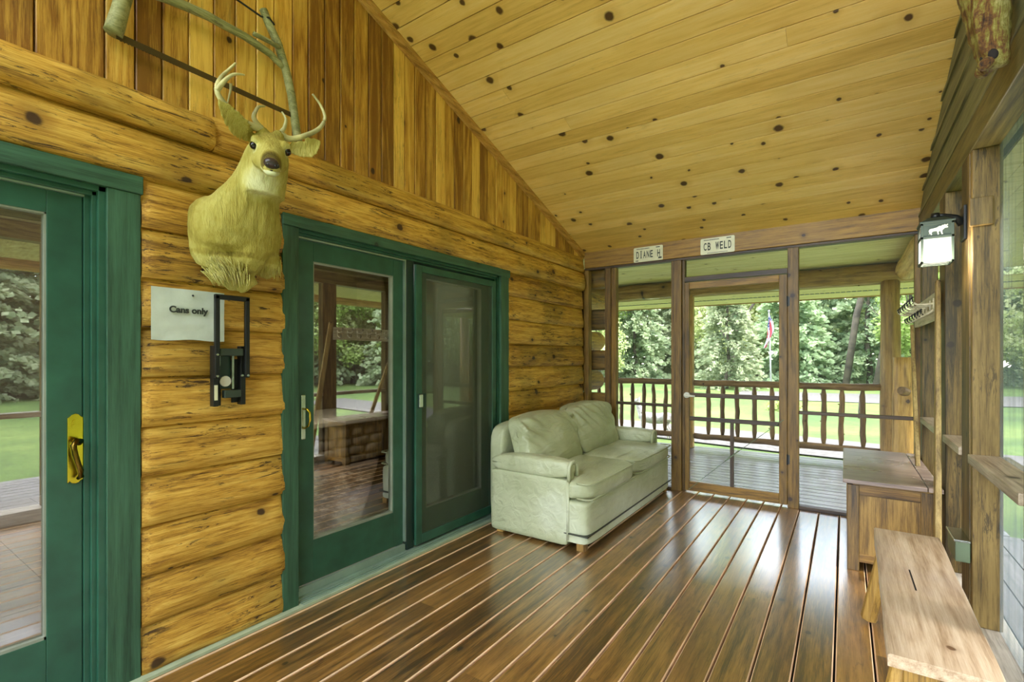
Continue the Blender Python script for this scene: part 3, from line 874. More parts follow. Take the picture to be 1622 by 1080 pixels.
# shag rug, stone hearth and curtain seen through the panes
rgm = NB('shag_rug')
n1 = rgm.n('ShaderNodeTexNoise', {'Vector': rgm.coords((1, 1, 1)), 'Scale': 11.0, 'Detail': 8.0, 'Roughness': 0.8}).outputs[0]
rug_m = rgm.done(rgm.ramp(n1, [(0.40, lin('#14100e')), (0.5, lin('#4a3e38')), (0.60, lin('#b8aca0'))]), 0.95, bump=n1, bstr=1.0, bdist=0.04)
rg = MB()
nx, ny2 = 50, 60
vs = []
for j in range(ny2 + 1):
    for i in range(nx + 1):
        xx = -4.7 + 2.05 * i / nx; yy = 1.62 + 2.2 * j / ny2
        e = min(i, nx - i, j, ny2 - j)
        vs.append((xx, yy, 0.004 if e == 0 else 0.025 + 0.018 * R.random()))
rg.add(vs, [(j * (nx + 1) + i, j * (nx + 1) + i + 1, (j + 1) * (nx + 1) + i + 1, (j + 1) * (nx + 1) + i) for j in range(ny2) for i in range(nx)])
rg.build('shag_rug', rug_m, smooth=True, label='mottled dark shag rug lying on the floor inside the glazed green door', cat='rug')
hs = thing('stone_hearth', 'low stone hearth with a pale slab top seen through the glazed green door', 'hearth', (-5.6, 3.4, 0.0))
st = MB()
zz = 0.0
while zz < 0.42:
    hgt = R.uniform(0.09, 0.14)
    yy = 2.2
    while yy < 4.6:
        w = R.uniform(0.14, 0.30)
        st.pillow((-5.15, yy + w / 2, min(zz + hgt / 2, 0.45)), (0.16 + R.uniform(-0.01, 0.015), w / 2 - 0.006, hgt / 2 - 0.004), e=5, n=5)
        yy += w
    zz += hgt
st.box(-6.2, 2.2, 0.0, -5.1, 4.6, 0.42)
st.build('stonework', plain('fieldstone', '#6a6258', 0.85, noise_amt=0.3, nscale=5, bstr=0.6), parent=hs, smooth=True)
MB().box(-6.25, 2.15, 0.5, -4.95, 4.65, 0.56).build('slab', plain('slab', '#b0a898', 0.6), parent=hs, bevel=0.01)
cu = MB()
rr = []
for z in (0.1, 0.7, 1.4, 2.0):
    ring = []
    N_ = 40
    for i in range(N_ + 1):
        y = 2.83 + 0.36 * i / N_
        ring.append((-2.62 + 0.02 * math.sin(i * 1.25), y, z))
    rr.append(ring)
W = len(rr[0])
cu.add([v for r in rr for v in r] + [(v[0] - 0.004, v[1], v[2]) for r in rr for v in r],
       [(j * W + i, j * W + i + 1, (j + 1) * W + i + 1, (j + 1) * W + i) for j in range(3) for i in range(W - 1)] +
       [(4 * W + j * W + i + 1, 4 * W + j * W + i, 4 * W + (j + 1) * W + i, 4 * W + (j + 1) * W + i + 1) for j in range(3) for i in range(W - 1)])
cb_ = NB('sheer_curtain')
c1_ = cb_.n('ShaderNodeBsdfDiffuse', {0: lin('#d8d4c6')}); c2_ = cb_.n('ShaderNodeBsdfTranslucent', {0: lin('#d8d4c6')})
c3_ = cb_.n('ShaderNodeMixShader', {0: 0.5, 1: c1_.outputs[0], 2: c2_.outputs[0]})
cb_.t.links.new(c3_.outputs[0], cb_.out.inputs[0])
cu.build('curtain', cb_.m, smooth=True, label='pale curtain hanging inside behind the screened green door', cat='curtain')
# added unseen point light that brightens the room behind the glass
rl_ = bpy.data.lights.new('added_room_fill', 'POINT'); rl_.energy = 90; rl_.color = (1.0, 0.93, 0.84); rl_.shadow_soft_size = 0.25
ro_ = bpy.data.objects.new('added_room_fill', rl_); COL.objects.link(ro_); ro_.location = (-4.3, 2.4, 2.35)
# ---------------------------------------------------------------- open porch beyond the screens
dk = MB()
y = 4.99
while y < 7.40:
    dk.box(-5.2, y + 0.008, -0.035, 1.0, y + 0.132, 0.0)
    y += 0.14
deck = dk.build('porch_deck', M['deck'], kind='structure')
MB().box(-5.2, 7.385, -0.30, 1.0, 7.42, -0.01).box(0.96, 4.9, -0.30, 1.0, 7.42, -0.01).build('deck_skirt', M['rail'], parent=deck)
# deck along the window wall, seen reflected in the door glass
dk = MB()
xx = XR + 0.16
while xx < 2.4:
    dk.box(xx + 0.004, -3.0, -0.035, xx + 0.136, 4.98, 0.0)
    xx += 0.14
dk.build('side_deck', wood('side_deck', '#46413e', '#645e5c', '#7b7676', 'y', rough=0.4, knots=0.1), kind='structure')

# flat board ceiling of the open porch, outer soffit with its vent strip
pc = MB()
y = YF + 0.09
while y < 7.40:
    pc.box(-6.0, y + 0.002, 2.452, 0.62, y + 0.088, 2.47)
    y += 0.09
pc.build('porch_ceiling', M['soffit'], kind='structure')
so = MB()
y = 7.46
while y < 8.72:
    if not (7.98 < y + 0.045 < 8.06):
        so.box(-6.5, y + 0.002, 2.205, 2.0, y + 0.088, 2.222)
    y += 0.09
xx = 0.66
while xx < 2.0:
    so.box(xx, -1.5, 2.30, xx + 0.088, 7.45, 2.315)
    xx += 0.09
soff = so.build('porch_soffit', M['soffit'], kind='structure')
vt = MB()
xx = -6.4
while xx < 1.9:
    vt.box(xx, 7.985, 2.200, xx + 0.045, 8.055, 2.206)
    xx += 0.06
vt.build('vent_slots', M['black'], parent=soff)
MB().box(-6.5, 8.72, 2.19, 2.0, 8.75, 2.36).build('fascia', M['tan_x'], parent=soff)
MB().box(-6.5, YF, 2.48, 2.0, 8.75, 2.55).box(0.6, -1.5, 2.48, 2.0, YF, 2.55).build('roof', M['soil'], parent=soff)

def _noop(): pass
def logpath(a, b_, n, wob, seed):
    a, b_ = Vector(a), Vector(b_)
    return [a.lerp(b_, i / n) + Vector((noise.noise(Vector((i * 0.6, seed, 0))), noise.noise(Vector((i * 0.6, seed, 5))), noise.noise(Vector((i * 0.6, seed, 9))))) * wob for i in range(n + 1)]
MB().tube(logpath((-6.0, 7.35, 2.325), (0.72, 7.35, 2.325), 24, 0.02, 1), [0.118 + 0.006 * noise.noise(Vector((i * 0.4, 0, 0))) for i in range(25)], 18).build(
    'log_beam', M['tan_x'], smooth=True, label='long peeled log beam carried by the porch posts beyond the screen door', cat='beam')
MB().tube(logpath((0.60, 4.97, 2.33), (0.60, 7.24, 2.33), 10, 0.012, 2), 0.115, 16).build(
    'log_beam', M['tan_y'], smooth=True, label='peeled log beam running out along the right side of the open porch to the tall corner post', cat='beam')
MB().tube([(2.08, -1.5, 2.32), (2.08, 3.5, 2.31), (2.08, 8.6, 2.32)], 0.115, 16).build(
    'log_beam', M['tan_y'], smooth=True, label='long peeled log beam along the outer edge of the side roof, seen mirrored in the door glass', cat='beam')
for yy_, lb_ in ((-1.35, 'behind the camera end'), (8.4, 'far end')):
    MB().tube([(2.08, yy_, -0.3), (2.08, yy_, 2.22)], 0.10, 16).build('log_post', M['tan_z'], smooth=True, label='peeled log post carrying the side roof beam, ' + lb_, cat='post')
pst = MB().tube(logpath((0.45, 7.35, 0.0), (0.45, 7.35, 2.23), 10, 0.008, 3), [0.106, 0.104, 0.102, 0.102, 0.10, 0.10, 0.098, 0.097, 0.096, 0.095, 0.094], 20, rnd=0.15, wob=0.04)
pst.build('log_post', M['tan_z'], smooth=True, label='tall round peeled log post at the right corner of the open porch', cat='post')
MB().box(-1.935, 7.29, 0.0, -1.822, 7.41, 2.22, 0.95).build('wooden_post', M['tan_z'], bevel=0.01, label='tan square post behind the screen door, between two railing sections', cat='post')
MB().box(-5.0, 7.29, 0.0, -4.88, 7.41, 2.22, 0.9).build('wooden_post', M['tan_z'], bevel=0.01, label='tan square post at the far left end of the outer railing', cat='post')
nw = thing('stump_post', 'short thick log post with a branch knot, standing in front of the tall corner post', 'post', (0.555, 6.88, 0.0))
MB().tube(logpath((0.555, 6.88, 0.0), (0.555, 6.88, 1.315), 12, 0.006, 4), [0.135, 0.128, 0.124, 0.121, 0.119, 0.117, 0.118, 0.121, 0.117, 0.113, 0.112, 0.113, 0.112], 22, rnd=1.0, wob=0.05).build('trunk', M['tan_z'], parent=nw, smooth=True)
MB().tube([(0.545, 6.80, 0.935), (0.505, 6.745, 0.955)], [0.058, 0.042], 14).build('knot', M['rail'], parent=nw)

# log railing
def railing(name, x0, x1, xs, label, post_gap=0):
    rl = thing(name, label, 'railing', ((x0 + x1) / 2, 7.35, 0.0), group='outer railing sections')
    n = 14
    MB().tube(logpath((x0, 7.35, 0.948), (x1, 7.35, 0.948), n, 0.016, x0), [0.044 + 0.006 * noise.noise(Vector((i * 0.7, x0, 0))) for i in range(n + 1)], 12).build('top_rail', M['rail'], parent=rl, smooth=True)
    MB().tube(logpath((x0, 7.35, 0.175), (x1, 7.35, 0.175), n, 0.012, x1), [0.042 + 0.006 * noise.noise(Vector((i * 0.7, x1, 0))) for i in range(n + 1)], 12).build('bottom_rail', M['rail'], parent=rl, smooth=True)
    for i, xb in enumerate(xs):
        ph_ = logpath((xb + R.uniform(-0.012, 0.012), 7.35, 0.20), (xb + R.uniform(-0.012, 0.012), 7.35, 0.92), 8, 0.009, xb * 3.3)
        rad = [0.018] + [0.031 + 0.006 * noise.noise(Vector((k * 0.9, xb * 5, 0))) for k in range(7)] + [0.018]
        b_ = MB().tube(ph_, rad, 10)
        for q in range(2):
            zz_ = R.uniform(0.3, 0.85); s_ = R.choice((-1, 1))
            b_.tube([(xb, 7.35, zz_), (xb + s_ * 0.036, 7.345, zz_ + 0.008)], [0.012, 0.006], 6)
        b_.build('baluster', M['bal'], parent=rl, smooth=True)
    return rl
railing('log_railing', -1.81, 0.36, [-1.611, -1.421, -1.232, -1.025, -0.811, -0.615, -0.426, -0.226, -0.035, 0.185],
        'knobbly log porch railing seen through the screen door and the right-hand screen')
railing('log_railing', -4.87, -1.94, [-2.052, -2.229, -2.402, -2.57, -2.752, -2.929, -3.11, -3.30, -3.48, -3.66, -3.85, -4.04, -4.22, -4.4, -4.6, -4.75],
        'knobbly log porch railing section seen through the narrow screen behind the sofa')

# crossing log ends at the house corner
def logend(a, b_, r, mat, lab, endmat='end'):
    t = thing('log_end', lab, 'log', tuple(Vector(a).lerp(Vector(b_), 0.5)), group='log ends at the house corner')
    MB().tube(logpath(a, b_, 5, 0.0, 0), r, 20, cap=True).build('bark', M[mat], parent=t, smooth=False)
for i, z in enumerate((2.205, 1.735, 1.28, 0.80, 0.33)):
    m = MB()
    m.box(-3.2, 5.00, z - 0.112, -2.165, 5.20, z + 0.112)  # darker wood than the round log ends puts their shade into the colour
    m.build('cross_log', M['post_x'] if i < 9 else M['log_x'], bevel=0.03, seg=4, label='shaded squared corner log end, %s' % ['topmost of those behind the narrow left screen', 'second from the top behind the narrow left screen', 'third from the top behind the narrow left screen', 'just above the sofa back', 'lowest, hidden behind the sofa'][i],
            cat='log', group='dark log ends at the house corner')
for i, z in enumerate((1.965, 1.505, 1.04, 0.56)):
    m = MB().tube([(-2.50, 4.96, z), (-2.50, 5.50 - 0.03 * i, z), (-2.50, 5.54 - 0.03 * i, z), (-2.50, 5.56 - 0.03 * i, z)], [0.118, 0.118, 0.10, 0.07], 22)
    m.build('log_end', M['log'], smooth=False, label='tan rounded log end sticking out past the house corner, %s' % ['the highest', 'second from the top', 'just above the sofa back', 'low behind the sofa'][i], cat='log', group='round log ends at the house corner')

# ---------------------------------------------------------------- grounds
gm = NB('lawn')
c0 = gm.coords((1, 1, 1))
n1 = gm.n('ShaderNodeTexNoise', {'Vector': c0, 'Scale': 0.35, 'Detail': 6.0, 'Roughness': 0.65}).outputs[0]
n2 = gm.n('ShaderNodeTexNoise', {'Vector': c0, 'Scale': 9.0, 'Detail': 6.0, 'Roughness': 0.8}).outputs[0]
gcol = gm.ramp(gm.math('ADD', gm.math('MULTIPLY', n1, 0.6), gm.math('MULTIPLY', n2, 0.4)), [(0.36, lin('#30481a')), (0.5, lin('#526a26')), (0.64, lin('#76843c'))])
lawn_m = gm.done(gcol, 0.95, bump=n2, bstr=0.6, bdist=0.05)
def gz(xx, yy):
    d_ = math.hypot(xx, yy - 3)
    k = max(0.0, min(1.0, (d_ - 14) / 14))
    return -0.36 + 0.35 * k * noise.noise(Vector((xx * 0.05, yy * 0.05, 0)))
g = MB()
N_ = 60
vs = []
for j in range(N_ + 1):
    for i in range(N_ + 1):
        xx = -90 + 180 * i / N_; yy = -80 + 200 * j / N_
        d_ = math.hypot(xx, yy - 3)
        h = gz(xx, yy)
        vs.append((xx, yy, h))
g.add(vs, [(j * (N_ + 1) + i, j * (N_ + 1) + i + 1, (j + 1) * (N_ + 1) + i + 1, (j + 1) * (N_ + 1) + i) for j in range(N_) for i in range(N_)])
g.build('ground', lawn_m, smooth=True, kind='structure')
gp = NB('gravel')
n1 = gp.n('ShaderNodeTexNoise', {'Vector': gp.coords((1, 1, 1)), 'Scale': 14.0, 'Detail': 7.0, 'Roughness': 0.8}).outputs[0]
grav_m = gp.done(gp.ramp(n1, [(0.35, lin('#48443e')), (0.65, lin('#6e6a64'))]), 0.95, bump=n1, bstr=0.5)
def strip(pts, w, name, z=-0.345):
    m = MB()
    L = []
    for i, p in enumerate(pts):
        a = Vector(pts[max(0, i - 1)]); b_ = Vector(pts[min(len(pts) - 1, i + 1)])
        t = (b_ - a).normalized(); n_ = Vector((-t.y, t.x, 0))
        ww = w * (1 + 0.15 * noise.noise(Vector((i * 0.7, w, 0))))
        L.append((Vector(p) - n_ * ww / 2, Vector(p) + n_ * ww / 2))
    vs = [(q.x, q.y, gz(q.x, q.y) + 0.03) for l in L for q in l]
    m.add(vs, [(2 * i, 2 * i + 1, 2 * i + 3, 2 * i + 2) for i in range(len(L) - 1)])
    return m.build(name, grav_m, kind='structure')
strip([(-12 + 1.6 * i, 10.9 + 0.5 * math.sin(i * 0.5), 0) for i in range(16)], 2.1, 'gravel_path')
strip([(-4 + 1.6 * i, 23.5 + 0.12 * i * i * 0.2, 0) for i in range(18)], 4.0, 'gravel_drive', z=-0.02)

# ---- trees
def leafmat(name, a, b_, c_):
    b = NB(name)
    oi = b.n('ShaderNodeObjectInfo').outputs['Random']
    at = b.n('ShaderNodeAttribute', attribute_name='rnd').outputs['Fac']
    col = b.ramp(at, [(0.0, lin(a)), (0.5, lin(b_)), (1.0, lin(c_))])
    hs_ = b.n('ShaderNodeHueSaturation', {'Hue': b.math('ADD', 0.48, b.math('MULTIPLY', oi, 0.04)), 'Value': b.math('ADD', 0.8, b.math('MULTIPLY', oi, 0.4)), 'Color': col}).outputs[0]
    d_ = b.n('ShaderNodeBsdfDiffuse', {0: hs_})
    t_ = b.n('ShaderNodeBsdfTranslucent', {0: hs_})
    mx = b.n('ShaderNodeMixShader', {0: 0.5, 1: d_.outputs[0], 2: t_.outputs[0]})
    b.t.links.new(mx.outputs[0], b.out.inputs[0])
    return b.m
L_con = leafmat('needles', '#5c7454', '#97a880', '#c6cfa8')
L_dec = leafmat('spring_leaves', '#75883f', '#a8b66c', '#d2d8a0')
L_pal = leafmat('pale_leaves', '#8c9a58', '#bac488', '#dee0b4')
M['bark'] = plain('bark', '#50483c', 0.9, noise_amt=0.3, nscale=4, bstr=0.5)

def leaf_card(mb, p, s, dirn=None, rnd=None):
    d = Vector((R.gauss(0, 1), R.gauss(0, 1), R.gauss(0, 0.6)))
    if dirn is not None:
        d = (Vector(dirn) + d * 0.25)
    d.normalize()
    u = d.cross(Vector((R.gauss(0, 1), R.gauss(0, 1), R.gauss(0, 1)))).normalized() * s * 0.42
    p = Vector(p)
    mb.add([p, p + d * s * 0.55 + u, p + d * s, p + d * s * 0.5 - u], [(0, 1, 2, 3)], rnd)

def conifer_mesh(h, r, n, mat, seed):
    R.seed(seed)
    m = MB()
    lv = int(h * 2.6)
    for i in range(lv):
        t = i / lv
        z = 0.6 + (h - 0.6) * t
        rr = r * (1 - t) ** 0.85 + 0.15
        nb = 7
        for b_ in range(nb):
            a = R.uniform(0, 2 * math.pi)
            L = rr * R.uniform(0.7, 1.1)
            for q in range(int(n / lv / nb)):
                f = R.random() ** 0.6
                p = (math.cos(a) * L * f + R.gauss(0, 0.12), math.sin(a) * L * f + R.gauss(0, 0.12), z - 0.28 * L * f * f + R.gauss(0, 0.07))
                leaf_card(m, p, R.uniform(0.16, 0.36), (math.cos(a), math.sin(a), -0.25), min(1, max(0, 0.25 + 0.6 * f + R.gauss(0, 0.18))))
    return m
def decid_mesh(h, r, n, seed, bare=False):
    R.seed(seed)
    m = MB()
    for c_ in range(26):
        a = R.uniform(0, 2 * math.pi); t = R.random()
        cz = h * (0.18 + 0.8 * t)
        cr = r * (0.45 + 0.55 * math.sin(math.pi * min(1, t * 0.9 + 0.1))) * R.uniform(0.2, 0.9)
        c = Vector((math.cos(a) * cr, math.sin(a) * cr, cz))
        s = R.uniform(0.7, 1.3)
        for q in range(n // 26):
            d = Vector((R.gauss(0, 1), R.gauss(0, 1), R.gauss(0, 0.75))).normalized() * s * R.random() ** 0.45
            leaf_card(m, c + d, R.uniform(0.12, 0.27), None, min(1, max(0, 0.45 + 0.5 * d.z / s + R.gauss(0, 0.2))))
    return m
def trunk_mesh(h, r, seed, branches=7):
    R.seed(seed)
    m = MB()
    m.tube(logpath((0, 0, -0.5), (0, 0, h), 8, 0.18, seed), [r * (1 - 0.75 * i / 8) for i in range(9)], 8)
    for b_ in range(branches):
        z = h * R.uniform(0.25, 0.85); a = R.uniform(0, 6.28); L = R.uniform(1.2, 2.6)
        m.tube([(0, 0, z), (math.cos(a) * L * 0.5, math.sin(a) * L * 0.5, z + L * 0.45), (math.cos(a) * L, math.sin(a) * L, z + L * 1.1)], [r * 0.4, r * 0.25, r * 0.1], 6)
    return m
protos = []
def tree(kind, crown, trunk, leaf, label, cat, group):
    t = thing(kind, label, cat, (0, 0, 0), group)
    crown.build('foliage', leaf, parent=t)
    trunk.build('trunk', M['bark'], parent=t, smooth=True)
    return t
LAB = {'spruce_tree': ('dark green spruce standing in the woods at the edge of the lawn', 'tree', 'spruces in the woods'),
       'leafy_tree': ('light green broadleaf tree standing in the woods at the edge of the lawn', 'tree', 'broadleaf trees in the woods'),
       'pale_tree': ('pale yellow-green spring tree standing in the woods at the edge of the lawn', 'tree', 'pale trees in the woods')}
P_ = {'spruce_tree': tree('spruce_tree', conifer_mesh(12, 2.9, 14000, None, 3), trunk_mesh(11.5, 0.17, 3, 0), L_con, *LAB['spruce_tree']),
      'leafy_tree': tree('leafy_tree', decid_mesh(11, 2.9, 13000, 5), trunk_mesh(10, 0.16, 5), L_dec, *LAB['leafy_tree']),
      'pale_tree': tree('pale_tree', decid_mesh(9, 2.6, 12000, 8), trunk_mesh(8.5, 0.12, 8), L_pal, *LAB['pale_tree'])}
used = set()
R.seed(21)
spots = []
for row, (dist, cnt) in enumerate(((34, 30), (39, 32), (45, 34))):
    for i in range(cnt):
        # azimuth measured from +y towards +x, from the far left round to the right and behind
        az = math.radians(-62 + 232 * (i + R.uniform(0.1, 0.9)) / cnt)
        dd = dist + R.uniform(-2, 2)
        if az > math.radians(30):
            dd = dd * 0.72
        spots.append((math.sin(az) * dd, 4 + math.cos(az) * dd, row))
for (xx, yy, row) in spots:
    kd = R.choices(['spruce_tree', 'leafy_tree', 'pale_tree'], [0.42, 0.34, 0.24])[0]
    if row == 2:
        kd = R.choice(['spruce_tree', 'leafy_tree'])
    t = P_[kd]
    if kd in used:
        t = copy_tree(P_[kd])
    used.add(kd)
    s = R.uniform(0.85, 1.15) * (1 + 0.18 * row)
    t.location = (xx, yy, -0.45)
    t.scale = (s, s, s * R.uniform(0.95, 1.15))
    t.rotation_euler = (0, 0, R.uniform(0, 6.28))
# deeper woods closing every gap between the trunks
R.seed(90)
m = MB()
for q in range(26000):
    az = math.radians(-66 + 240 * R.random())
    dd = R.uniform(50, 56) * (0.74 if az > math.radians(32) else 1.0)
    zz_ = 17 * R.random() ** 1.1
    leaf_card(m, (math.sin(az) * dd, 4 + math.cos(az) * dd, zz_ - 0.5), R.uniform(0.7, 1.5), None, min(1, max(0, 0.35 + R.gauss(0, 0.25))))
dwo = m.build('distant_foliage', L_con)
dwo['kind'] = 'stuff'; dwo['label'] = 'deep green woodland closing the view behind the nearer trees'; dwo['category'] = 'woods'
# a few trees that can be told apart
def special(kd, x_, y_, s, name, label):
    t = copy_tree(P_[kd]); t.name = name
    t.location = (x_, y_, -0.45); t.scale = (s, s, s)
    t['label'] = label
    if 'group' in t: del t['group']
    return t
special('spruce_tree', -5.0, 27.0, 0.62, 'young_spruce_tree', 'young light green spruce in front of the woods, left of the tall corner post')
special('spruce_tree', -2.9, 34.5, 0.9, 'spruce_tree', 'broad green spruce in the woods directly behind the flag pole')
special('leafy_tree', 2.6, 30.0, 0.8, 'leafy_tree', 'bright green leafy tree in front of the woods, seen just right of the screen door')
special('pale_tree', -12.4, 27.5, 0.72, 'pale_tree', 'pale yellowish tree in front of the woods, seen behind the left-hand screen')
sn = thing('bare_tree', 'tall dark bare tree trunk with rising branches, in the woods seen through the screen door', 'tree', (-5.3, 30.5, -0.4))
tm = MB().tube(logpath((-5.3, 30.5, -0.4), (-5.2, 30.5, 15), 8, 0.1, 2), [0.26, 0.25, 0.24, 0.22, 0.2, 0.17, 0.14, 0.1, 0.05], 10)
tm.build('trunk', M['bark'], parent=sn, smooth=True)
bm_ = MB()
for (z, dx, dz) in ((2.8, 2.2, 4.0), (3.2, -2.0, 3.5), (4.2, 1.5, 4), (1.8, -1.2, 2.5)):
    bm_.tube([(-5.3, 30.5, z), (-5.3 + dx * 0.5, 30.3, z + dz * 0.4), (-5.3 + dx, 30.2, z + dz)], [0.10, 0.07, 0.03], 8)
bm_.build('branches', M['bark'], parent=sn, smooth=True)
for i, (x_, y_, lean, lab) in enumerate(((1.2, 29.5, 1.3, 'leaning dark bare trunk among leaves, seen through the right-hand screen'), (0.0, 30.5, 1.0, 'thinner leaning dark bare trunk, left of the other leaning trunk in the right-hand screen'),
                                        (-15.6, 31.0, 0.1, 'dark upright bare trunk seen through the left-hand screen'))):
    MB().tube([(x_, y_, -0.5), (x_ + lean * 0.5, y_, 3.5), (x_ + lean * 1.5, y_, 8.0), (x_ + lean * 2.4, y_, 12)], [0.17, 0.15, 0.12, 0.06], 9).build('bare_tree', M['bark'], smooth=True, label=lab, cat='tree')
R.seed(5)
sh_ = thing('bush', 'small round green bush on the lawn, seen low through the screen door', 'bush', (-1.55, 17.6, -0.4))
m = MB()
for q in range(900):
    d = Vector((R.gauss(0, 1), R.gauss(0, 1), abs(R.gauss(0, 0.7)))).normalized() * 0.42 * R.random() ** 0.5
    leaf_card(m, Vector((-1.55, 17.6, -0.4)) + Vector((d.x * 1.3, d.y, d.z)), R.uniform(0.06, 0.12))
m.build('foliage', L_dec, parent=sh_)
MB().tube([(-1.55, 17.6, -0.45), (-1.55, 17.6, -0.2)], 0.02, 6).build('stem', M['bark'], parent=sh_)
MB().tube([(0.35, 16.5, -0.5), (0.36, 16.5, 0.0), (0.42, 16.5, 0.55)], [0.06, 0.05, 0.045], 8).build('dead_tree', M['bark'], smooth=True, label='short slim grey trunk standing on the lawn, seen through the right-hand screen below the rail', cat='trunk')

# flag on its pole
M['pole_cap'] = plain('pole_cap', '#7c7e7c', 0.4)
fp = thing('flag_pole', 'white flag pole standing on the lawn, seen at the right of the screen door', 'flag pole', (-2.42, 22, -0.4))
MB().tube([(-2.42, 22, -0.6), (-2.52, 22, 3.15)], [0.035, 0.025], 8).build('pole', plain('pole_paint', '#8a8c8a', 0.4), parent=fp, smooth=True)
MB().ball((-2.52, 22, 3.19), 0.05).build('finial', M['pole_cap'], parent=fp, smooth=True)
fm = NB('flag_cloth')
uvn = fm.n('ShaderNodeAttribute', attribute_name='rnd').outputs['Fac']
fcol = fm.ramp(uvn, [(0.0, lin('#90909a')), (0.34, lin('#90909a')), (0.35, lin('#8a2c38')), (0.67, lin('#8a2c38')), (0.68, lin('#2c3560')), (1.0, lin('#2c3560'))])
for nd in fm.t.nodes:
    if nd.type == 'VALTORGB': nd.color_ramp.interpolation = 'CONSTANT'
flag_m = fm.done(fcol, 0.8)
m = MB()
nu, nv = 26, 36
def fpnt(u, v):
    # cloth hanging limp: gathered against the pole, sagging down its fly
    xx = -2.51 - 0.02 * v + 0.16 * u * math.sin(1.2 + v * 3.0) + 0.05 * math.sin(u * 19 + v * 5)
    yy = 22 - 0.05 - 0.12 * u * math.cos(v * 2) + 0.05 * math.cos(u * 17)
    zz = 3.02 - 1.0 * v - 0.34 * u
    return (xx + 0.0, yy, zz)
vs = [fpnt(i / nu, j / nv) for j in range(nv + 1) for i in range(nu + 1)]
W = nu + 1
for j in range(nv):
    for i in range(nu):
        u, v = (i + 0.5) / nu, (j + 0.5) / nv
        stripe = int(u * 13) % 2
        rn = 0.5 if stripe else 0.1
        if v < 0.42 and u < 0.54:
            rn = 0.9 if (i + j) % 4 else 0.1
        q = [j * W + i, j * W + i + 1, (j + 1) * W + i + 1, (j + 1) * W + i]
        m.add([vs[k] for k in q], [(0, 1, 2, 3)], rn)
m.build('flag', flag_m, smooth=True, label='striped red, white and blue flag hanging limp from the white pole on the lawn', cat='flag')

# statue of a deer on the gravel
st = MB()
def S(x_, z_, dy=0.0): return (-3.25 + x_, 10.0 + dy, -0.345 + z_)
R.seed(9)
st.tube([S(-0.34, 0.42), S(-0.25, 0.42), S(-0.1, 0.40), S(0.1, 0.40), S(0.24, 0.43), S(0.34, 0.42), S(0.37, 0.40)], [0.05, 0.105, 0.115, 0.11, 0.115, 0.09, 0.04], 14)
st.tube([S(-0.26, 0.44), S(-0.33, 0.58), S(-0.37, 0.72)], [0.085, 0.06, 0.045], 12)
st.tube([S(-0.33, 0.74), S(-0.38, 0.745), S(-0.45, 0.72), S(-0.49, 0.705)], [0.04, 0.052, 0.035, 0.022], 12)
for sy in (-1, 1):
    st.tube([S(-0.35, 0.77, sy * 0.03), S(-0.33, 0.86, sy * 0.07)], [0.02, 0.008], 8)
    st.tube([S(-0.24, 0.40, sy * 0.06), S(-0.25, 0.2, sy * 0.06), S(-0.24, 0.01, sy * 0.06)], [0.05, 0.028, 0.024], 10)
    st.tube([S(0.27, 0.42, sy * 0.06), S(0.23, 0.27, sy * 0.07), S(0.31, 0.17, sy * 0.07), S(0.28, 0.01, sy * 0.07)], [0.075, 0.045, 0.028, 0.024], 10)
st.tube([S(0.35, 0.44), S(0.40, 0.52), S(0.43, 0.60)], [0.03, 0.02, 0.01], 8)
v_, f_ = sculpt(st, 0.014, 3)
MB().add(v_, f_, 0.5).build('deer_statue', plain('cast_stone', '#a8a4a0', 0.85, noise_amt=0.25, nscale=14), smooth=True, label='grey deer statue with raised head standing on the gravel beyond the railing', cat='statue')
# ---------------------------------------------------------------- sage leather sofa against the log wall
R.seed(33)
sofa = thing('sofa', 'two-seat sage green leather sofa against the log wall in the far corner', 'sofa', (-1.85, 3.88, 0.0))
yA, yB = 2.945, 4.825
def wr(o, q, a=0.010, s=9.0):
    return o
MB().pillow((-1.80, (yA + yB) / 2, 0.215), (0.385, (yB - yA) / 2 - 0.012, 0.118), e=22, n=18, crown=(0.008, 0, 0)).build('seat_base', M['leather'], parent=sofa, smooth=True)
MB().pillow((-1.80, (yA + yB) / 2, 0.078), (0.388, (yB - yA) / 2 - 0.01, 0.032), e=20, n=16).build('skirt', M['leather'], parent=sofa, smooth=True)
MB().box(-2.15, yA + 0.004, 0.103, -1.408, yB - 0.004, 0.113).build('piping', M['leather_dark'], parent=sofa, bevel=0.002)
for (fx, fy) in ((-1.47, yA + 0.045), (-1.47, yB - 0.06), (-2.14, yA + 0.05), (-2.14, yB - 0.06)):
    MB().box(fx - 0.03, fy - 0.03, 0.0, fx + 0.03, fy + 0.03, 0.05).build('foot', M['tan_z'], parent=sofa, bevel=0.004)
# frame of the back
MB().pillow((-2.235, (yA + yB) / 2, 0.41), (0.075, (yB - yA) / 2 - 0.10, 0.385), e=9, n=12).build('back_frame', M['leather'], parent=sofa, smooth=True)
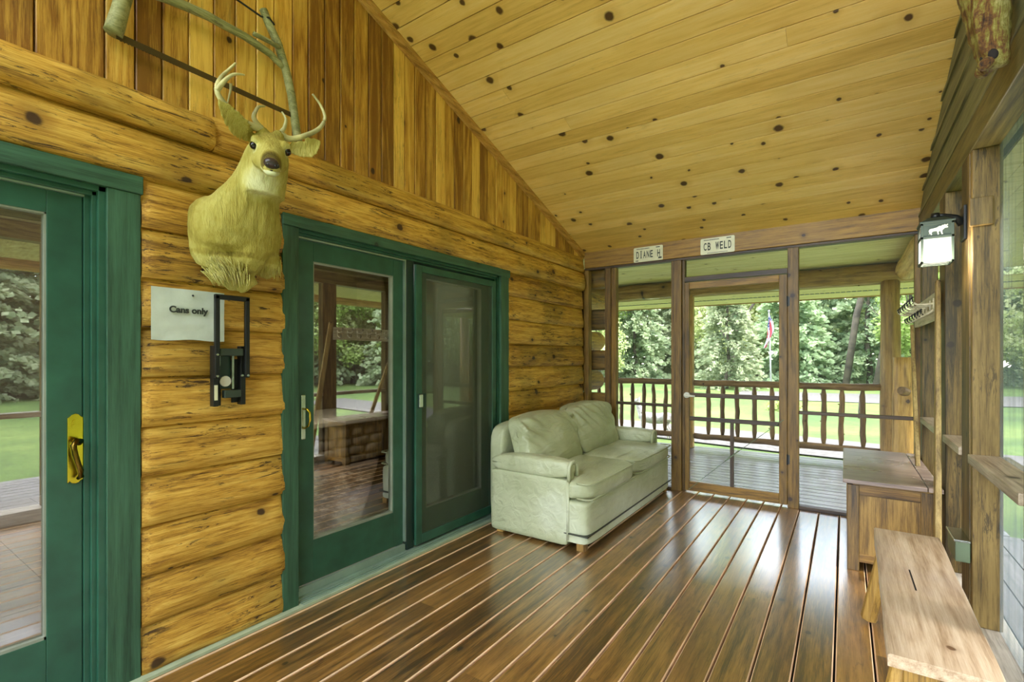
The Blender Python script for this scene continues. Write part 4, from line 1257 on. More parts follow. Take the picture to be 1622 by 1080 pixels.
# arms: a slab with a padded, rolled top that curls over at the front
for s, y0 in ((0, yA), (1, yB - 0.145)):
    am = thing('arm', None, None, (0, 0, 0)); am.parent = sofa
    am.location = (0, 0, 0)
    yc_ = y0 + 0.07
    am_loc = am
    def prof(xf_, k=0.0):
        return [(yc_ - 0.066 - k, 0.03), (yc_ + 0.060, 0.03), (yc_ + 0.060, 0.44), (yc_ - 0.066 - k, 0.44)]
    MB().pillow((-1.89, yc_, 0.245), (0.325, 0.067, 0.225), e=26, n=10).build('arm_panel', M['leather'], parent=am, smooth=True)
    # rolled pad: rounded box 3D with a front that droops slightly
    def fn(o, q):
        t = (o[0] + 2.23) / 0.68
        o = list(o)
        o[2] += -0.022 * max(0, 0.35 - t) / 0.35 * (1 if q[2] > 0 else 0) + 0.006 * t
        return o
    MB().pillow((-1.89, yc_ + 0.004, 0.528), (0.338, 0.076, 0.070), e=4.0, n=18, fn=fn).build('arm_pad', M['leather'], parent=am, smooth=True)
    # welt loop on the arm front
    lp_ = MB()
    pts = []
    for i in range(17):
        a = math.pi * i / 16
        pts.append((-1.556, yc_ + 0.004 - math.cos(a) * 0.060, 0.528 + math.sin(a) * 0.056))
    pts = [(-1.556, yc_ - 0.056, 0.46)] + pts + [(-1.556, yc_ + 0.064, 0.46)]
    lp_.tube(pts, 0.0135, 10)
    lp_.tube([(-1.562, yc_ - 0.056, 0.47), (-1.562, yc_ - 0.056, 0.06)], 0.012, 8)
    lp_.build('welt', M['leather'], parent=am, smooth=True)
    inner = MB().pillow((-1.566, yc_ + 0.004, 0.47), (0.012, 0.026, 0.055), e=3, n=8)
    inner.build('arm_front', M['leather'], parent=am, smooth=True)
# seat cushions with a softly crowned top and piped rims
for i, (a, b_) in enumerate(((yA + 0.005, 3.872), (3.878, yB - 0.005))):
    yin0 = 3.09 if i == 0 else a
    yin1 = 4.675 if i == 1 else b_
    def fn(o, q, a=a, b_=b_, i=i):
        o = list(o)
        # T-shaped: the front 14 cm runs in front of the arm, the rest stops beside it
        if o[0] < -1.575:
            if i == 0 and o[1] < 3.09: o[1] = 3.09 + (o[1] - 3.09) * 0.05
            if i == 1 and o[1] > 4.675: o[1] = 4.675 + (o[1] - 4.675) * 0.05
        sag = 0.018 * math.exp(-((o[0] + 1.78) ** 2 / 0.03 + (o[1] - (a + b_) / 2) ** 2 / 0.05))
        if q[2] > 0: o[2] -= sag
        o[2] += 0.004 * noise.noise(Vector(o) * 9)
        return o
    c_ = MB().pillow((-1.775, (a + b_) / 2, 0.402), (0.385, (b_ - a) / 2, 0.072), e=5.5, n=28, crown=(0.01, 0.0, 0.022), fn=fn)
    cu_ = c_.build('seat_cushion', M['leather'], parent=sofa, smooth=True)
    wl = MB()
    for zz in (0.352, 0.455):
        y0_, y1_ = a + 0.012, b_ - 0.012
        wl.tube([(-1.50, y0_ + 0.004, zz), (-1.425, y0_ + 0.006, zz), (-1.399, y0_ + 0.035, zz), (-1.390, (y0_ + y1_) / 2, zz), (-1.399, y1_ - 0.035, zz), (-1.425, y1_ - 0.006, zz), (-1.50, y1_ - 0.004, zz)], 0.0055, 8)
    wl.build('welt', M['leather'], parent=cu_, smooth=True)
# plump back cushions leaning on the frame, gathered at the corners
for i, (a, b_) in enumerate(((3.06, 3.865), (3.875, 4.68))):
    def fn(o, q, a=a, b_=b_, i=i):
        o = list(o)
        z_ = (o[2] - 0.45) / 0.42
        o[0] -= 0.13 * z_                                   # lean
        crease = math.sin((o[1] * 1.6 + o[2] * 1.5) * 30 + 3 * noise.noise(Vector(o) * 5)) * 0.022 * max(0, q[2] + 0.4) * max(0, (abs(q[1]) if i == 0 else 0.8) - 0.35) * 1.4
        ruck = 0.010 * noise.noise(Vector((o[0] * 6, o[1] * 5, o[2] * 12)))
        o[0] += (crease + ruck) * (1 if q[0] > 0 else 0)
        o[2] += 0.006 * math.cos((o[1] - a) / (b_ - a) * math.pi * 2 + math.pi) + 0.006 * noise.noise(Vector(o) * 7)
        if i == 1: o[2] += 0.02
        return o
    c_ = MB().pillow((-1.955, (a + b_) / 2, 0.648), (0.092, (b_ - a) / 2 + 0.006, 0.205), e=7.5, n=34, crown=(0.055, 0.0, 0.01), fn=fn)
    cu_ = c_.build('back_cushion', M['leather'], parent=sofa, smooth=True)

# ---------------------------------------------------------------- panelled chest below the window wall
ch = thing('wooden_chest', 'dark oak blanket chest with framed panels against the window wall, far right', 'chest', (0.23, 4.26, 0.0))
cx0, cx1, cy0, cy1, cz = 0.012, 0.425, 3.655, 4.84, 0.525
MB().box(cx0 + 0.02, cy0 + 0.02, 0.075, cx1 - 0.02, cy1 - 0.02, 0.50).build('carcass', M['chest'], parent=ch)
for (xa, ya) in ((cx0, cy0), (cx1 - 0.062, cy0), (cx0, cy1 - 0.062), (cx1 - 0.062, cy1 - 0.062)):
    MB().box(xa, ya, 0.0, xa + 0.062, ya + 0.062, cz).build('corner_post', M['chest'], parent=ch, bevel=0.003)
for yy in (cy0 + 0.004, cy1 - 0.03):
    MB().box(cx0 + 0.06, yy, 0.465, cx1 - 0.06, yy + 0.028, 0.525).build('rail', M['chest_x'], parent=ch, bevel=0.003)
    MB().box(cx0 + 0.06, yy, 0.055, cx1 - 0.06, yy + 0.028, 0.105).build('rail', M['chest_x'], parent=ch, bevel=0.003)
for xx in (cx0 + 0.004, cx1 - 0.032):
    MB().box(xx, cy0 + 0.06, 0.465, xx + 0.028, cy1 - 0.06, 0.525).build('rail', M['chest'], parent=ch, bevel=0.003)
    MB().box(xx, cy0 + 0.06, 0.055, xx + 0.028, cy1 - 0.06, 0.105).build('rail', M['chest'], parent=ch, bevel=0.003)
    MB().box(xx, 4.22, 0.105, xx + 0.028, 4.28, 0.465).build('stile', M['chest'], parent=ch, bevel=0.003)
MB().box(cx0 + 0.06, cy0 + 0.012, 0.104, cx1 - 0.06, cy0 + 0.024, 0.466, 0.95).build('end_panel', M['chest'], parent=ch)
MB().box(cx0 - 0.022, cy0 - 0.018, 0.535, 0.392, 4.895, 0.56, 0.5).build('lid', M['chest_top'], parent=ch, bevel=0.004)
MB().box(0.396, cy0 - 0.018, 0.535, 0.462, 4.895, 0.56, 0.4).build('back_board', M['chest_top'], parent=ch, bevel=0.004)
MB().box(cx0 + 0.03, cy0 + 0.008, 0.498, 0.45, 4.87, 0.536).build('top_frame', M['chest_x'], parent=ch)

# ---------------------------------------------------------------- long rustic bench
bn = thing('bench', 'long light pine plank bench with splayed legs in the right foreground', 'bench', (0.235, 2.40, 0.0))
def bx(t):       # plank axis from far end (t=0) to near end (t=1)
    return (0.2465 + (0.2275 - 0.2465) * t, 3.05 + (1.775 - 3.05) * t)
pl = MB()
n = 30
topv, botv = [], []
ring = []
for i in range(n + 1):
    t = i / n
    xc, yc_ = bx(t)
    w = 0.125 + 0.003 * noise.noise(Vector((t * 4, 0, 0)))
    ring.append((xc, yc_, w))
slot = (14, 17)
vs, fs = [], []
for (xc, yc_, w) in ring:
    for zz in (0.452, 0.447, 0.415):
        k = 0.0 if zz != 0.452 else 0.005
        vs += [(xc - w + k, yc_, zz), (xc + w - k, yc_, zz)]
for i in range(n):
    o, p = i * 6, (i + 1) * 6
    fs += [(o, o + 1, p + 1, p), (o, p, p + 2, o + 2), (o + 2, p + 2, p + 4, o + 4), (o + 1, o + 3, p + 3, p + 1), (o + 3, o + 5, p + 5, p + 3), (o + 4, p + 4, p + 5, o + 5)]
fs += [(0, 2, 3, 1), (2, 4, 5, 3), (n * 6, n * 6 + 1, n * 6 + 3, n * 6 + 2), (n * 6 + 2, n * 6 + 3, n * 6 + 5, n * 6 + 4)]
seat = pl.add(vs, fs, 0.5).build('seat', M['bench'], parent=bn)
# hand slot let into the top
MB().hexa([(0.214, 2.31, 0.4490), (0.2185, 2.31, 0.4490), (0.2165, 2.52, 0.4490), (0.2125, 2.52, 0.4490), (0.2135, 2.31, 0.4526), (0.2190, 2.31, 0.4526), (0.2170, 2.52, 0.4526), (0.2120, 2.52, 0.4526)]).build('slot', M['soil'], parent=seat)
def leg(top, foot):
    m = MB()
    a, b_ = Vector(top), Vector(foot)
    m.tube([b_, a], [0.036, 0.030], 7, upv=(0.3, 1, 0.1))
    mm = m.build('leg', M['bench_leg'], parent=bn, bevel=0.004)
leg((0.165, 2.93, 0.42), (0.098, 2.972, 0.02))
leg((0.325, 2.93, 0.42), (0.395, 2.972, 0.02))
leg((0.155, 1.90, 0.42), (0.085, 1.86, 0.02))
leg((0.300, 1.90, 0.42), (0.375, 1.86, 0.02))
MB().box(0.140, 1.785, 0.33, 0.325, 1.815, 0.416, 0.4).build('apron', M['bench_leg'], parent=bn, bevel=0.004)
MB().box(0.155, 2.985, 0.33, 0.340, 3.015, 0.416, 0.6).build('apron', M['bench_leg'], parent=bn, bevel=0.004)
# ---------------------------------------------------------------- things on the log wall
def letters(parent, body, size, origin, ux, uz, mat, name='lettering', sx=1.0, depth=0.0008, offset=0.0):
    v, f = text_mesh(body, size, depth, offset)
    ux, uz = Vector(ux), Vector(uz)
    un = ux.cross(uz)
    o = Vector(origin)
    m = MB()
    m.add([o + ux * p.x * sx + uz * p.y + un * p.z for p in v], f, 0.5)
    return m.build(name, mat, parent=parent)
# printed sheet (facing +x, reads towards +y)
sg = thing('paper_sign', 'creased white sheet printed with two black words, pinned to the logs under the deer', 'sign', (D + 0.045, 0.945, 1.38))
pv = []
n = 20
for j in range(n + 1):
    for i in range(n + 1):
        u, v = i / n, j / n
        pv.append((D + 0.046 + 0.003 * noise.noise(Vector((u * 3, v * 5, 1))) + 0.0015 * noise.noise(Vector((u * 9, v * 11, 4))), 0.803 + 0.283 * u, 1.381 + 0.218 * v - 0.003 * math.sin(u * 9) * (1 - v)))
W = n + 1
quads = [(j * W + i, j * W + i + 1, (j + 1) * W + i + 1, (j + 1) * W + i) for j in range(n) for i in range(n)]
k = len(pv)
pv2 = pv + [(a - 0.0006, b_, c_) for a, b_, c_ in pv]
MB().add(pv2, quads + [tuple(k + q for q in reversed(f)) for f in quads], 0.5).build('sheet', M['paper'], parent=sg, smooth=True)
letters(sg, 'Cans only', 0.037, (D + 0.0505, 0.940, 1.509), (0, 1, 0), (0, 0, 1), M['ink'], sx=1.0, offset=0.0014)
MB().ball((D + 0.051, 0.955, 1.575), 0.0045).build('pin', M['black'], parent=sg, smooth=True)

# wall-mounted can crusher
cc = thing('can_crusher', 'black steel lever can crusher screwed to the logs beside the paper sign', 'can crusher', (D + 0.05, 1.10, 1.09))
ya, yb = 1.025, 1.165
xw = D + 0.045
fr_ = MB()
for yy in (ya, yb - 0.022):
    fr_.box(xw, yy, 1.09, xw + 0.035, yy + 0.022, 1.36)
fr_.box(xw, ya, 1.09, xw + 0.006, ya + 0.045, 1.33); fr_.box(xw, yb - 0.05, 1.10, xw + 0.006, yb, 1.30)
fr_.build('bracket', M['black'], parent=cc, bevel=0.002)
hd_ = MB()
x1 = xw + 0.048
for yy in (ya - 0.004, yb - 0.014):
    hd_.box(x1 - 0.004, yy, 1.215, x1 + 0.014, yy + 0.020, 1.582)
hd_.box(x1 - 0.004, ya - 0.004, 1.564, x1 + 0.014, yb + 0.006, 1.586)
hd_.build('lever_frame', M['black'], parent=cc, bevel=0.003)
MB().box(xw + 0.01, ya + 0.02, 1.315, xw + 0.055, yb - 0.02, 1.348).build('press_head', M['lantern'], parent=cc, bevel=0.003)
MB().box(xw + 0.01, ya + 0.045, 1.125, xw + 0.04, yb - 0.022, 1.160).build('lower_plate', M['lantern'], parent=cc, bevel=0.003)
MB().box(xw + 0.004, ya + 0.036, 1.165, xw + 0.012, ya + 0.085, 1.315).build('back_plate', M['green_dark'], parent=cc, bevel=0.002)
MB().box(xw + 0.02, ya + 0.083, 1.165, xw + 0.026, ya + 0.092, 1.318).box(xw + 0.02, ya + 0.026, 1.27, xw + 0.026, ya + 0.033, 1.315).build('guide_rod', M['chrome'], parent=cc)
MB().tube([(xw + 0.012, ya + 0.058, 1.200), (xw + 0.020, ya + 0.058, 1.200)], [0.024, 0.024], 20).build('round_disc', M['white_knob'], parent=cc)
MB().box(xw + 0.036, ya + 0.003, 1.118, xw + 0.039, ya + 0.016, 1.185).build('label_plate', M['plate'], parent=cc)
for (yy, zz) in ((ya + 0.004, 1.225), (yb - 0.004, 1.225), (ya + 0.004, 1.32), (yb - 0.03, 1.225)):
    MB().tube([(x1 + 0.013, yy, zz), (x1 + 0.019, yy, zz)], [0.006, 0.005], 10).build('bolt', M['chrome'], parent=cc)

# ---- rustic buck saw on the gable boards
sw = thing('bow_saw', 'old grey wooden bow saw hanging on the gable boards above the deer', 'saw', (-2.33, 1.05, 2.6))
xs_ = -2.335
R.seed(4)
def stick(pts, rad, name, seg=12):
    P = []
    for a, b_ in zip(pts[:-1], pts[1:]):
        for i in range(4):
            P.append(Vector(a).lerp(Vector(b_), i / 4))
    P.append(Vector(pts[-1]))
    N2 = len(P)
    rr = [rad[0] + (rad[1] - rad[0]) * i / (N2 - 1) for i in range(N2)]
    P = [p + Vector((0, noise.noise(p * 6), noise.noise(p * 6 + Vector((4, 0, 0))))) * 0.004 for p in P]
    return MB().tube(P, rr, seg, wob=0.12).build(name, M['grey_wood'], parent=sw, smooth=True)
stick([(xs_, 0.678, 2.560), (xs_, 0.700, 2.65), (xs_, 0.724, 2.76), (xs_ + 0.005, 0.735, 2.88), (xs_ + 0.01, 0.742, 3.0), (xs_ + 0.01, 0.75, 3.12)], [0.032, 0.026], 'end_handle')
stick([(xs_, 1.452, 2.43), (xs_, 1.436, 2.52), (xs_, 1.415, 2.65), (xs_, 1.385, 2.76), (xs_, 1.345, 2.87), (xs_, 1.300, 2.94), (xs_, 1.268, 3.0)], [0.021, 0.019], 'end_handle')
stick([(xs_, 0.74, 2.72 + 0.06), (xs_, 0.86, 2.805), (xs_, 1.02, 2.825), (xs_, 1.18, 2.822), (xs_, 1.30, 2.805), (xs_, 1.375, 2.77)], [0.021, 0.015], 'crossbar')
stick([(xs_ + 0.02, 1.21, 2.845), (xs_ + 0.02, 1.29, 2.848), (xs_ + 0.01, 1.348, 2.85)], [0.011, 0.012], 'branch_stub', 8)
bl = MB()
bl.hexa([(xs_ - 0.001, 0.69, 2.545), (xs_ + 0.001, 0.69, 2.545), (xs_ + 0.001, 1.44, 2.536), (xs_ - 0.001, 1.44, 2.536), (xs_ - 0.001, 0.69, 2.572), (xs_ + 0.001, 0.69, 2.572), (xs_ + 0.001, 1.44, 2.560), (xs_ - 0.001, 1.44, 2.560)])
nT = 60
for i in range(nT):
    y = 0.70 + 0.72 * i / nT
    bl.prism([(y, 2.5455), (y + 0.009, 2.5455), (y + 0.0045, 2.5405)], 'x', xs_ - 0.0008, xs_ + 0.0008)
bl.build('blade', plain('rusty_blade', '#54421c', 0.6, 0.4), parent=sw)
MB().tube([(xs_ - 0.008, 0.745, 3.02), (xs_ - 0.008, 1.05, 2.99), (xs_ - 0.006, 1.262, 2.965), (xs_ + 0.022, 1.285, 2.962), (xs_ + 0.018, 1.315, 2.945)], 0.0045, 6).build('tension_wire', M['black'], parent=sw, smooth=True)

# ---------------------------------------------------------------- deer shoulder mount
R.seed(77)
deer = thing('deer_mount', 'stuffed antlered deer head and shoulders mounted on the log wall', 'deer mount', (D + 0.04, 1.12, 1.62))
body = MB()
def ring(c, ry, rx, seg=20, tilt=0.0, tx=0.0, sq=2.3):
    out = []
    for k in range(seg):
        a = 2 * math.pi * k / seg
        ca, sa = math.cos(a), math.sin(a)
        f = (abs(ca) ** sq + abs(sa) ** sq) ** (-1 / sq)
        dy, dx = ca * f * ry, sa * f * rx
        out.append((c[0] + dx, c[1] + dy, c[2] + tilt * dy + tx * dx))
    return out
body.loft([ring((-2.300, 1.110, 1.742), 0.110, 0.06),
           ring((-2.270, 1.112, 1.790), 0.183, 0.110),
           ring((-2.262, 1.108, 1.850), 0.190, 0.128),
           ring((-2.255, 1.108, 1.910), 0.186, 0.135),
           ring((-2.245, 1.112, 1.965), 0.165, 0.132),
           ring((-2.225, 1.125, 2.010), 0.135, 0.122, tx=0.3),
           ring((-2.195, 1.140, 2.060), 0.112, 0.108, tx=0.4),
           ring((-2.160, 1.150, 2.115), 0.098, 0.095, tx=0.5),
           ring((-2.120, 1.150, 2.165), 0.090, 0.084, tx=0.6),
           ring((-2.090, 1.140, 2.215), 0.072, 0.066, tx=0.6)])
# shoulders bulging to both sides, brisket, the two fore-leg stumps
body.ball((-2.28, 1.005, 1.895), 0.10, sc=(0.95, 0.85, 1.15))
body.ball((-2.285, 0.995, 1.80), 0.09, sc=(0.9, 0.75, 1.15))
body.ball((-2.28, 1.235, 1.85), 0.09, sc=(0.95, 0.75, 1.35))
body.ball((-2.225, 1.14, 1.84), 0.10, sc=(0.8, 1.0, 1.5))
body.loft([ring((-2.28, 1.040, 1.775), 0.082, 0.07), ring((-2.265, 1.050, 1.72), 0.082, 0.075), ring((-2.265, 1.066, 1.675), 0.058, 0.06), ring((-2.275, 1.095, 1.635), 0.040, 0.04), ring((-2.28, 1.10, 1.612), 0.018, 0.02)])
body.loft([ring((-2.28, 1.235, 1.80), 0.075, 0.06), ring((-2.275, 1.25, 1.745), 0.060, 0.055), ring((-2.275, 1.255, 1.705), 0.034, 0.035), ring((-2.28, 1.255, 1.685), 0.012, 0.015)])
body.tube([(-2.255, 1.165, 1.76), (-2.245, 1.185, 1.715), (-2.25, 1.17, 1.665), (-2.262, 1.135, 1.625), (-2.27, 1.125, 1.605)], [0.045, 0.034, 0.028, 0.024, 0.012], 12)
# head, built along its own axes: F forward, S to the viewer's right, U up
EM = Vector((-1.985, 1.110, 2.185))
F = Vector((0.80, -0.42, -0.40)).normalized()
S_ = Vector((0.42, 0.90, 0.0)); S_ = (S_ - F * S_.dot(F)).normalized()
U = S_.cross(F).normalized()
if U.z < 0: U = -U
def H3(f, s, u): return EM + F * f + S_ * s + U * u
def hring(f, u, w, h, seg=18, sq=2.3):
    o = []
    for k in range(seg):
        a = 2 * math.pi * k / seg
        ca, sa = math.cos(a), math.sin(a)
        q = (abs(ca) ** sq + abs(sa) ** sq) ** (-1 / sq)
        o.append(tuple(H3(f, ca * q * w, u + sa * q * h)))
    return o
body.loft([hring(-0.135, -0.02, 0.030, 0.035), hring(-0.11, -0.015, 0.058, 0.062), hring(-0.06, -0.015, 0.070, 0.072), hring(-0.01, -0.025, 0.066, 0.072),
           hring(0.04, -0.038, 0.054, 0.064), hring(0.09, -0.048, 0.042, 0.052), hring(0.14, -0.055, 0.035, 0.043), hring(0.18, -0.058, 0.033, 0.039), hring(0.205, -0.060, 0.027, 0.032), hring(0.215, -0.060, 0.014, 0.018)])
body.loft([ring(tuple(H3(-0.09, 0, -0.03)), 0.075, 0.07), ring((-2.10, 1.150, 2.10), 0.088, 0.088, tx=0.5), ring((-2.15, 1.15, 2.02), 0.10, 0.09)])
for sgn in (-1, 1):
    body.ball(tuple(H3(0.005, sgn * 0.052, 0.018)), 0.024)                # brow ridges
    body.ball(tuple(H3(-0.075, sgn * 0.030, 0.050)), 0.026)               # pedicles
    body.ball(tuple(H3(0.02, sgn * 0.038, -0.055)), 0.034)                # jaw
    # cupped ear: a curved leaf, 9 mm thick
    if sgn < 0:
        root, tip, wid, mid = H3(-0.075, -0.060, 0.015), Vector((-1.99, 0.905, 2.300)), 0.045, Vector((0.02, -0.005, -0.028))
    else:
        root, tip, wid, mid = H3(-0.075, 0.060, 0.005), Vector((-1.96, 1.330, 2.285)), 0.042, Vector((0.02, 0.0, -0.02))
    ax = tip - root
    toward = Vector((0.87, -0.49, -0.15))
    side = ax.cross(toward).normalized()
    nrm = side.cross(ax).normalized()
    if nrm.dot(toward) < 0: nrm = -nrm
    rings_ = []
    prof_ = [(0.0, 0.45), (0.12, 0.62), (0.3, 0.95), (0.5, 1.1), (0.7, 0.95), (0.88, 0.58), (1.0, 0.12)]
    for t, wf in prof_:
        c = root + ax * t + mid * math.sin(math.pi * t)
        o = []
        w = wid * wf
        for k in range(12):
            a = 2 * math.pi * k / 12
            e1, e2 = math.cos(a), math.sin(a)
            cup = 0.55 * w * e1 * e1                                    # rims curl forward
            o.append(tuple(c + side * e1 * w + nrm * (cup + e2 * 0.006 - 0.3 * w)))
        rings_.append(o)
    body.loft(rings_)
v_, f_ = sculpt(body, 0.0075, 2)
# ruffle the coat along its length
vv = []
for p in v_:
    nz = noise.noise(Vector((p.x * 34, p.y * 34, p.z * 12))) * 0.0045 + noise.noise(Vector((p.x * 90, p.y * 90, p.z * 30))) * 0.0022
    amt = 1.0 if p.z < 2.12 else 0.25
    if p.z < 1.74: amt = 2.0
    d_ = Vector((p.x + 2.25, p.y - 1.12, 0))
    d_ = d_.normalized() if d_.length > 1e-4 else d_
    vv.append(p + d_ * nz * amt + Vector((0, 0, -abs(nz) * amt * 0.8)))
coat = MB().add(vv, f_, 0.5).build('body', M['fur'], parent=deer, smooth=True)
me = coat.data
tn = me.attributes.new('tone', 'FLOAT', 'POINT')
tones = []
Nn = H3(0.20, 0, -0.06)
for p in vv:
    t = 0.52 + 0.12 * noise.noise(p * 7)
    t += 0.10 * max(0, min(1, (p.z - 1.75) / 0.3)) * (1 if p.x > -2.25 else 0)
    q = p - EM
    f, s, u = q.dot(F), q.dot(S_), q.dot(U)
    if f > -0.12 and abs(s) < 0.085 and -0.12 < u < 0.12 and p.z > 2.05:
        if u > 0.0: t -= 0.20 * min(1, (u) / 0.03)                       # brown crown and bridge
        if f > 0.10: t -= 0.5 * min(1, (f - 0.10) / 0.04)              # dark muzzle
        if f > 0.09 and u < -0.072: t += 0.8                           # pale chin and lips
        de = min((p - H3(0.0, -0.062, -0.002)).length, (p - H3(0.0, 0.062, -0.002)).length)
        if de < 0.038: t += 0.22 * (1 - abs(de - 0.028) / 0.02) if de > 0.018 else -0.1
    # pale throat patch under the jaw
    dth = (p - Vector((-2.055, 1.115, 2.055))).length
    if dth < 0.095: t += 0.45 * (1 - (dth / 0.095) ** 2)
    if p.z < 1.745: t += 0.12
    if abs(p.z - 1.758 - 0.02 * noise.noise(p * 14)) < 0.010 and p.y < 1.13: t -= 0.13               # crease over the brisket, its shade painted into the coat tone
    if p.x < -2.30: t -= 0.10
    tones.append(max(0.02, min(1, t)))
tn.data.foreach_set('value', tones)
# hair tufts along the lower edge
tf_ = MB()
for q in range(620):
    y = R.uniform(0.965, 1.125); z = 1.70 + R.uniform(-0.035, 0.045)
    x_ = -2.285 + R.uniform(0, 0.10)
    L = R.uniform(0.03, 0.06)
    a = Vector((x_, y, z))
    b_ = a + Vector((R.uniform(-0.004, 0.012), (1.095 - y) * 0.30 + R.uniform(-0.01, 0.01), -L))
    tf_.tube([a, a.lerp(b_, 0.5) + Vector((0.004, 0, 0)), b_], [0.0024, 0.002, 0.0005], 4, cap=False)
for q in range(320):
    t = R.random()
    y = 1.19 + 0.11 * t; z = 1.745 + R.uniform(-0.02, 0.03)
    a = Vector((-2.285 + R.uniform(0, 0.06), y, z)); b_ = a + Vector((0.004, R.uniform(-0.015, 0.005), -R.uniform(0.03, 0.055)))
    tf_.tube([a, b_], [0.0024, 0.0005], 4, cap=False)
tfo = tf_.build('chest_hair', M['fur'], parent=deer)
at = tfo.data.attributes.new('tone', 'FLOAT', 'POINT')
at.data.foreach_set('value', [0.62 + 0.14 * R.random() for _ in tfo.data.vertices])
for sgn, nm in ((-1, 0), (1, 1)):
    MB().ball(tuple(H3(0.012, sgn * 0.062, -0.002)), 0.0165, 16, 12).build('eye', M['eye'], parent=deer, smooth=True)
nsm = MB().ball(tuple(H3(0.206, 0, -0.046)), 0.027, 16, 12, sc=(0.9, 1.15, 0.8))
nsm.build('nose', M['nose'], parent=deer, smooth=True)
ms_ = MB().tube([H3(0.195, -0.024, -0.078), H3(0.212, -0.010, -0.082), H3(0.214, 0.010, -0.082), H3(0.196, 0.024, -0.078)], [0.007, 0.010, 0.010, 0.007], 8)
ms_.build('lower_lip', M['nosewhite'], parent=deer, smooth=True)
MB().tube([H3(0.190, -0.028, -0.070), H3(0.217, 0, -0.071), H3(0.190, 0.028, -0.070)], 0.0028, 6).build('mouth', M['nose'], parent=deer)
for sgn in (-1, 1):
    MB().ball(tuple(H3(0.226, sgn * 0.013, -0.050)), 0.0055).build('nostril', M['eye'], parent=deer, smooth=True)
def antler(paths):
    m = MB()
    for pts, rad in paths:
        P = [Vector(p) for p in pts]
        # smooth with Catmull-Rom
        Q, Rr = [], []
        for i in range(len(P) - 1):
            p0, p1, p2, p3 = P[max(0, i - 1)], P[i], P[i + 1], P[min(len(P) - 1, i + 2)]
            for j in range(6):
                t = j / 6
                Q.append(0.5 * ((2 * p1) + (p2 - p0) * t + (2 * p0 - 5 * p1 + 4 * p2 - p3) * t * t + (3 * p1 - p0 - 3 * p2 + p3) * t ** 3))
        Q.append(P[-1])
        n_ = len(Q)
        Rr = [rad[0] * (1 - i / (n_ - 1)) + rad[1] * i / (n_ - 1) for i in range(n_)]
        m.tube(Q, Rr, 9, wob=0.15)
    return m.build('antler', M['antler'], parent=deer, smooth=True)
bL, bR = H3(-0.075, -0.034, 0.065), H3(-0.075, 0.036, 0.062)
antler([([bL, (-2.03, 1.030, 2.268), (-2.01, 0.985, 2.278), (-2.00, 0.925, 2.305), (-2.00, 0.905, 2.345), (-2.01, 0.925, 2.400), (-2.02, 0.955, 2.445), (-2.02, 0.985, 2.490)], (0.016, 0.004)),
        ([(-2.00, 0.903, 2.335), (-1.99, 0.930, 2.385), (-1.98, 0.960, 2.420), (-1.98, 1.000, 2.437)], (0.011, 0.003)),
        ([(-2.01, 0.962, 2.395), (-2.02, 0.965, 2.37), (-2.03, 0.958, 2.32)], (0.006, 0.002)),
        ([bL, (-2.02, 1.058, 2.30), (-2.01, 1.070, 2.345), (-2.02, 1.105, 2.368)], (0.012, 0.003))])
antler([([bR, (-2.00, 1.205, 2.262), (-1.98, 1.262, 2.292), (-1.97, 1.325, 2.345), (-1.96, 1.350, 2.400), (-1.97, 1.335, 2.455), (-1.98, 1.300, 2.495)], (0.015, 0.004)),
        ([bR, (-2.00, 1.178, 2.30), (-1.99, 1.180, 2.335), (-2.0, 1.168, 2.365)], (0.011, 0.003))])
MB().box(D - 0.005, 1.03, 1.74, D + 0.06, 1.20, 1.98).build('wall_plate', M['post_z'], parent=deer)

